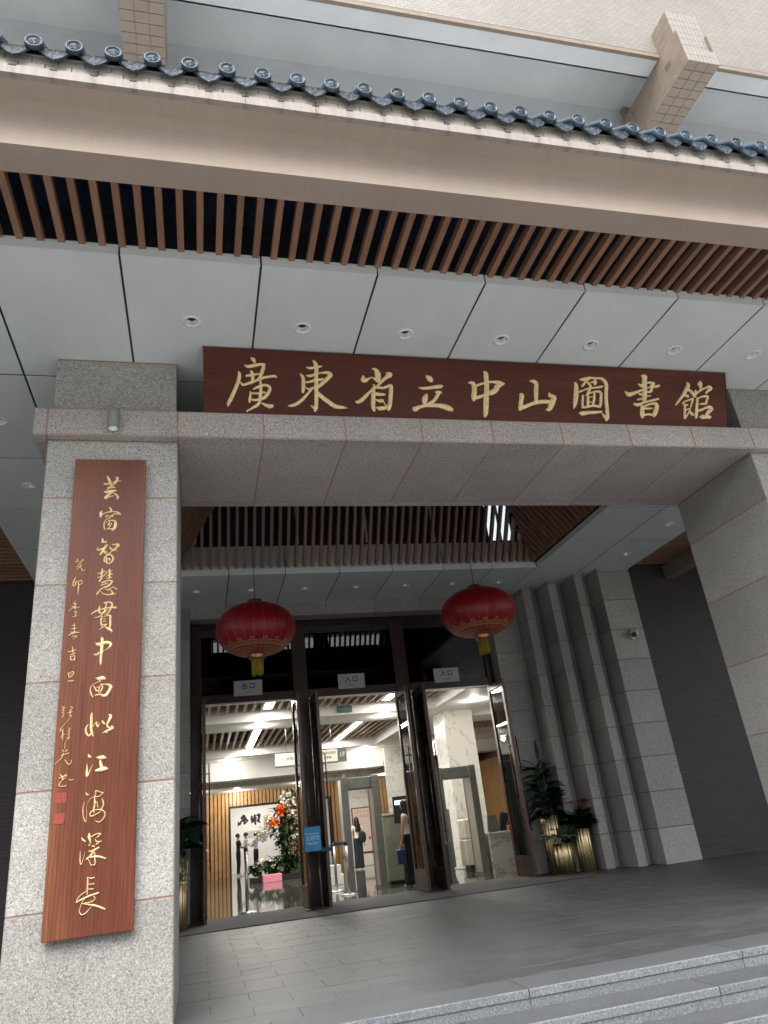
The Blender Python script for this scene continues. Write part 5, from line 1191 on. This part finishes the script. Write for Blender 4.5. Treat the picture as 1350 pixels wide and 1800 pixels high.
MB().box(sx0 - .012, sx1 + .012, ys_, ys_ + .02, sz0 - .012, sz1 + .012).build('frame', 'navy', t); MB().box(sx0, sx1, ys_ - .004, ys_, sz0, sz1).build('card', 'blue_card', t)
text('主题馆', .075, ((sx0 + sx1) / 2, ys_ - .006, sz0 + (sz1 - sz0) * .52), X_, Z_, t, 'blue_print'); 
for q, w_ in ((.70, .42), (.33, .4), (.26, .28)): MB().box((sx0 + sx1) / 2 - .25 * w_, (sx0 + sx1) / 2 + .25 * w_, ys_ - .006, ys_ - .004, sz0 + (sz1 - sz0) * q, sz0 + (sz1 - sz0) * q + .008).build('print_line', 'blue_print', t)
for xx in (sx0 + .05, sx1 - .05): MB().tube([(xx, ys_ + .012, .02), (xx, ys_ + .012, sz0)], .012, 8).build('leg', 'dark_steel', t)
MB().box(sx0 - .04, sx1 + .04, ys_ - .10, ys_ + .12, .0125, .03, ch=.004).build('base', 'black_plastic', t)
tag(MB().box(1.65, 2.16, 22.1, 22.6, .006, .19, ch=.006).build('display_plinth', 'pink'), 'low pink display plinth before the flower arrangement', 'plinth')
t = root('white_plinth', (2.75, 17.2, 0), 'stacked white display plinth behind the queue posts', 'plinth'); MB().box(2.46, 3.0, 17.05, 17.5, .006, .20, ch=.006).build('lower_block', 'box_white', t); MB().box(2.48, 2.94, 17.07, 17.46, .202, .39, ch=.006).build('upper_block', 'box_white', t)
# flower arrangement
fa = root('flower_arrangement', (2.3, 23.0, 0), 'tall flower arrangement with white, orange and maroon blossoms in the hall', 'flowers')
rn = random.Random(11)
MB().box(1.35, 3.3, 22.7, 23.3, .006, .14, ch=.01).build('base', 'black_plastic', fa)
MB().tube([(2.35, 23, .1), (2.45, 23.02, 1.0), (2.3, 23, 1.6), (2.55, 23, 2.2)], .03, 8).build('armature', 'leaf_mid', fa)
def swarm(name, mat, pts, size, n, leafy=False):
    m = MB()
    for (cx, cz, rx, rz, cnt) in pts:
        for _ in range(cnt):
            a = rn.uniform(0, 6.28); q = math.sqrt(rn.random()); p = V((cx + rx * q * math.cos(a), 23 + rn.uniform(-.22, .18) - (0 if leafy else .3), cz + rz * q * math.sin(a)))
            for k in range(n):
                s, d, nn = orient(6.28 * k / n + rn.random(), rn.uniform(-.5, 1.1)); L = size * rn.uniform(.7, 1.2); b = blade(L, L * (.22 if leafy else .38), .8, .3, 3)
                m.add([p + s * v.x + d * v.y + nn * v.z for v in b.v], b.f, 0, True)
    return tag(m.build(name, mat, fa, fix=False), kind='stuff')
swarm('foliage', 'leaf_mid', [(2.2, .32, .85, .2, 100), (2.6, .8, .42, .42, 60), (2.35, 1.45, .4, .5, 60), (2.55, 2.05, .3, .25, 34)], .24, 4, True)
swarm('white_blossoms', 'flower_white', [(1.72, 1.25, .18, .22, 40), (1.92, 1.55, .16, .18, 30), (2.48, 2.08, .22, .24, 56), (2.66, 1.75, .17, .24, 34), (2.7, 1.1, .15, .12, 5), (1.85, .5, .3, .12, 6)], .09, 6)
swarm('orange_blossoms', 'flower_orange', [(2.25, 1.82, .12, .15, 34), (2.08, 1.52, .15, .12, 34)], .08, 7)
swarm('maroon_blossoms', 'flower_maroon', [(2.62, 1.9, .12, .14, 18), (2.75, .75, .12, .1, 10)], .06, 6)
# ================================================================== PEOPLE (metres, facing local +y)
def person(label, loc, head, h, top, pants, shoes, sleeve=None, arms='down', hair='short', bare=True):
    k = h / 1.70
    J = {'pel': (0, 0, .95, .125), 'wst': (0, 0, 1.08, .115), 'chest': (0, .01, 1.28, .135), 'nk': (0, -.01, 1.46, .052), 'jaw': (0, .012, 1.535, .062), 'hd': (0, .012, 1.60, .084), 'crn': (0, .0, 1.665, .055), 'nose': (0, .105, 1.585, .012)}
    E_ = [('pel', 'wst'), ('wst', 'chest'), ('chest', 'nk'), ('nk', 'jaw'), ('jaw', 'hd'), ('hd', 'crn'), ('hd', 'nose')]
    zone = {}
    for s, t in ((-1, 'L'), (1, 'R')):
        J.update({'ear' + t: (s * .088, 0, 1.585, .014), 'sh' + t: (s * .17, -.005, 1.41, .058), 'hip' + t: (s * .09, 0, .90, .095), 'kn' + t: (s * .10, .015, .50, .062), 'an' + t: (s * .10, -.015, .085, .042), 'toe' + t: (s * .115, .14, .035, .034), 'heel' + t: (s * .10, -.05, .04, .036)})
        if arms == 'down' or (arms == 'bag' and s > 0): el, wr = (s * .235, -.02, 1.13), (s * .25, .03, .88)
        elif arms == 'bag': el, wr = (s * .25, .02, 1.12), (s * .27, .07, .88)
        elif arms == 'phone': el, wr = (s * .22, .08, 1.12), (s * .07, .28, 1.20)
        else: el, wr = (s * .24, .06, 1.10), (s * .12, .26, 1.10)
        J.update({'el' + t: (*el, .040), 'wr' + t: (*wr, .027)})
        d = (V(wr) - V(el)).normalized(); side = V((0, 1, 0)) if abs(d.y) < .7 else V((0, 0, 1)); side = (side - d * side.dot(d)).normalized()
        pm = V(wr) + d * .06; J['palm' + t] = (*pm, .030)
        E_ += [('hd', 'ear' + t), ('chest', 'sh' + t), ('sh' + t, 'el' + t), ('el' + t, 'wr' + t), ('wr' + t, 'palm' + t), ('pel', 'hip' + t), ('hip' + t, 'kn' + t), ('kn' + t, 'an' + t), ('an' + t, 'toe' + t), ('an' + t, 'heel' + t)]
        inw = V((-s, 0, 0)) if abs(d.z) > .6 else V((0, 0, -1))
        for f, (off, ln) in enumerate(((.024, .070), (.008, .080), (-.008, .075), (-.024, .058))):
            a = pm + d * .03 + side * off; b = a + d * ln * .55; c = b + d * ln * .4 + inw * ln * .28
            for nme, q, r in (('a', a, .010), ('b', b, .009), ('c', c, .008)): J['f%d%s%s' % (f, nme, t)] = (*q, r)
            E_ += [('palm' + t, 'f%da%s' % (f, t)), ('f%da%s' % (f, t), 'f%db%s' % (f, t)), ('f%db%s' % (f, t), 'f%dc%s' % (f, t))]
        a = V(wr) + d * .035 + side * .03; b = a + side * .025 + d * .03 + inw * .01
        J['t0' + t] = (*a, .011); J['t1' + t] = (*b, .009); E_ += [('palm' + t, 't0' + t), ('t0' + t, 't1' + t)]
    names = list(J); idx = {n_: i for i, n_ in enumerate(names)}
    me = bpy.data.meshes.new('body'); me.from_pydata([tuple(q * k for q in J[n_][:3]) for n_ in names], [(idx[a], idx[b]) for a, b in E_], [])
    ob = bpy.data.objects.new('body', me); COL.objects.link(ob)
    md = ob.modifiers.new('skin', 'SKIN'); md.use_smooth_shade = True
    ob.modifiers.new('sub', 'SUBSURF').levels = 1
    for i, n_ in enumerate(names):
        sv = me.skin_vertices[0].data[i]; r = J[n_][3] * k
        sv.radius = (r, r * (.68 if n_ in ('pel', 'wst', 'chest') else 1.0)) if n_ in ('pel', 'wst', 'chest') else (r, r); sv.use_root = n_ == 'pel'
    nm = bpy.data.meshes.new_from_object(ob.evaluated_get(bpy.context.evaluated_depsgraph_get()))
    bpy.data.objects.remove(ob); nm.name = 'body'; nm.materials.clear()
    for q in ('skin', top, pants, shoes): nm.materials.append(MATS[q])
    bones = []
    for a, b in E_:
        key = a + b
        if any(key.startswith(q) for q in ('pelwst', 'wstchest', 'chestsh')): z = 1
        elif key.startswith('chestnk'): z = 1
        elif key.startswith('sh'): z = 1
        elif key.startswith('el') and sleeve == 'long': z = 1
        elif key.startswith('pelhip') or key.startswith('hip') or key.startswith('kn'): z = 2
        elif key.startswith('an'): z = 3
        else: z = 0
        bones.append((V(J[a][:3]) * k, V(J[b][:3]) * k, z, key))
    for p in nm.polygons:
        c = p.center; best = (9, 0)
        for a, b, z, key in bones:
            ab = b - a; t_ = max(0, min(1, (c - a).dot(ab) / ab.length_squared)); dd = (c - a - ab * t_).length
            if key.startswith('sh') and t_ > (.62 if sleeve != 'none' else .05): z = 0
            if key.startswith('chestnk') and t_ > .55: z = 0
            if dd < best[0]: best = (dd, z)
        z = best[1]
        if z in (1, 2): z = 2 if c.z < (1.0 if bare else .97) * k and abs(c.x) < .21 * k else z
        p.material_index = z; p.use_smooth = True
    r = root('person', loc, label, 'person'); r.rotation_euler = (0, 0, head)
    o = bpy.data.objects.new('body', nm); COL.objects.link(o); o.parent = r
    # hair
    m = MB(); n1, n2 = 20, 14
    for i in range(n2 + 1):
        for j in range(n1):
            th = math.pi * .62 * i / n2; ph = 2 * math.pi * j / n1
            front = max(0, math.sin(ph)); th2 = th * (1 - .42 * front)
            q = V((.100 * math.sin(th2) * math.cos(ph), .108 * math.sin(th2) * math.sin(ph) - .006, 1.60 + .118 * math.cos(th2)))
            if hair == 'long' and front < .35 and i > n2 * .55:
                f = (i / n2 - .55) / .45; q.z -= .34 * f; q.x *= 1.0 + .25 * f * (1 - f); q.y = q.y * (1 - .15 * f) - .03 * f
                q.z += .02 * math.sin(j * 2.3)
            m.v.append(q * k)
    for i in range(n2):
        for j in range(n1): m.f.append([i * n1 + j, i * n1 + (j + 1) % n1, (i + 1) * n1 + (j + 1) % n1, (i + 1) * n1 + j]); m.m.append(0); m.sm.append(True)
    hm = m.mesh('hair', (0, 0, 0), 1.0); hm.materials.append(MATS['hair']); ho = bpy.data.objects.new('hair', hm); COL.objects.link(ho); ho.parent = r
    for s in (-1, 1):
        e = MB().lathe([(.001, .011), (.008, .007), (.011, 0), (.008, -.007), (.001, -.011)], (s * .031 * k, .083 * k, 1.605 * k), 10).mesh('eye', (0, 0, 0), 1.0); e.materials.append(MATS['ink']); eo = bpy.data.objects.new('eye', e); COL.objects.link(eo); eo.parent = r
    mo = MB().box(-.022 * k, .022 * k, .078 * k, .088 * k, 1.545 * k, 1.552 * k).mesh('mouth', (0, 0, 0), 1.0); mo.materials.append(MATS['poster_red']); q = bpy.data.objects.new('mouth', mo); COL.objects.link(q); q.parent = r
    return r
def wld(r, p): return r.matrix_world @ V(p)
pw = person('woman in white top and dark trousers carrying a black backpack', (4.46, 22.7, .006), 0.15, 1.62, 'cloth_white', 'cloth_denim', 'cloth_white', hair='long')
pt = person('long haired woman in sleeveless white top and wide black trousers at the door', (3.60, 13.72, .006), math.radians(62), 1.66, 'cloth_white', 'cloth_black', 'cloth_white', sleeve='none', arms='bag', hair='long')
pa_ = person('person in black clothes standing at the far doorway', (1.36, 29.8, .006), math.radians(-75), 1.66, 'cloth_black', 'cloth_black', 'cloth_white', arms='phone')
pb_ = person('person in light blue top facing the one in black', (1.66, 30.1, .006), math.radians(75), 1.68, 'cloth_blue', 'cloth_black', 'cloth_white', arms='fold')
pc_ = person('person in grey blue shirt beside the flower arrangement', (2.02, 30.0, .006), math.radians(60), 1.64, 'cloth_blue', 'cloth_black', 'cloth_black', arms='phone')
tm = MB()
for s_ in (-1, 1): tm.lathe([(.13, 1.02), (.135, .85), (.125, .5), (.135, .12), (.13, .05), (.10, .05)], (s_ * .075, 0, 0), 20)
tme = tm.mesh('trousers', (0, 0, 0), 1.66 / 1.7); tme.materials.append(MATS['cloth_black']); to = bpy.data.objects.new('trousers', tme); COL.objects.link(to); to.parent = pt
tm2 = tme.copy(); tm2.materials.clear(); tm2.materials.append(MATS['cloth_denim']); to = bpy.data.objects.new('trousers', tm2); COL.objects.link(to); to.parent = pw; to.scale = (.80, .8, .975)
bpy.context.view_layer.update()
# backpack of the woman, bag of the other
bk = root('backpack', (4.56, 22.56, .78), 'black backpack hanging on the shoulder of the woman in white top', 'bag')
m = MB(); bmx = bmesh.new(); bmesh.ops.create_uvsphere(bmx, u_segments=16, v_segments=10, radius=1)
for q in bmx.verts: q.co = V((4.57 + math.copysign(abs(q.co.x) ** .7, q.co.x) * .115, 22.55 + math.copysign(abs(q.co.y) ** .7, q.co.y) * .07, .85 + math.copysign(abs(q.co.z) ** .7, q.co.z) * .15))
m.bm(bmx, 0, True).build('pack', 'cloth_black', bk)
MB().tube([(4.52, 22.58, .98), (4.54, 22.60, 1.14), (4.57, 22.72, 1.20), (4.60, 22.78, 1.0)], .012, 6).build('strap', 'cloth_black', bk)
hp = wld(pt, (-.27 * 1.66 / 1.7, .075, .80)) / S
bg_ = root('shopping_bag', (hp.x, hp.y, hp.z - .42), 'dark blue patterned bag held by the long haired woman', 'bag')
MB().box(hp.x - .10, hp.x + .06, hp.y - .04, hp.y + .04, hp.z - .30, hp.z - .06, ch=.015).build('body', 'navy', bg_)
MB().tube([(hp.x - .06, hp.y, hp.z - .07), (hp.x - .02, hp.y, hp.z + .01), (hp.x + .03, hp.y, hp.z + .01), (hp.x + .05, hp.y, hp.z - .07)], .006, 6).build('handle', 'cloth_white', bg_)
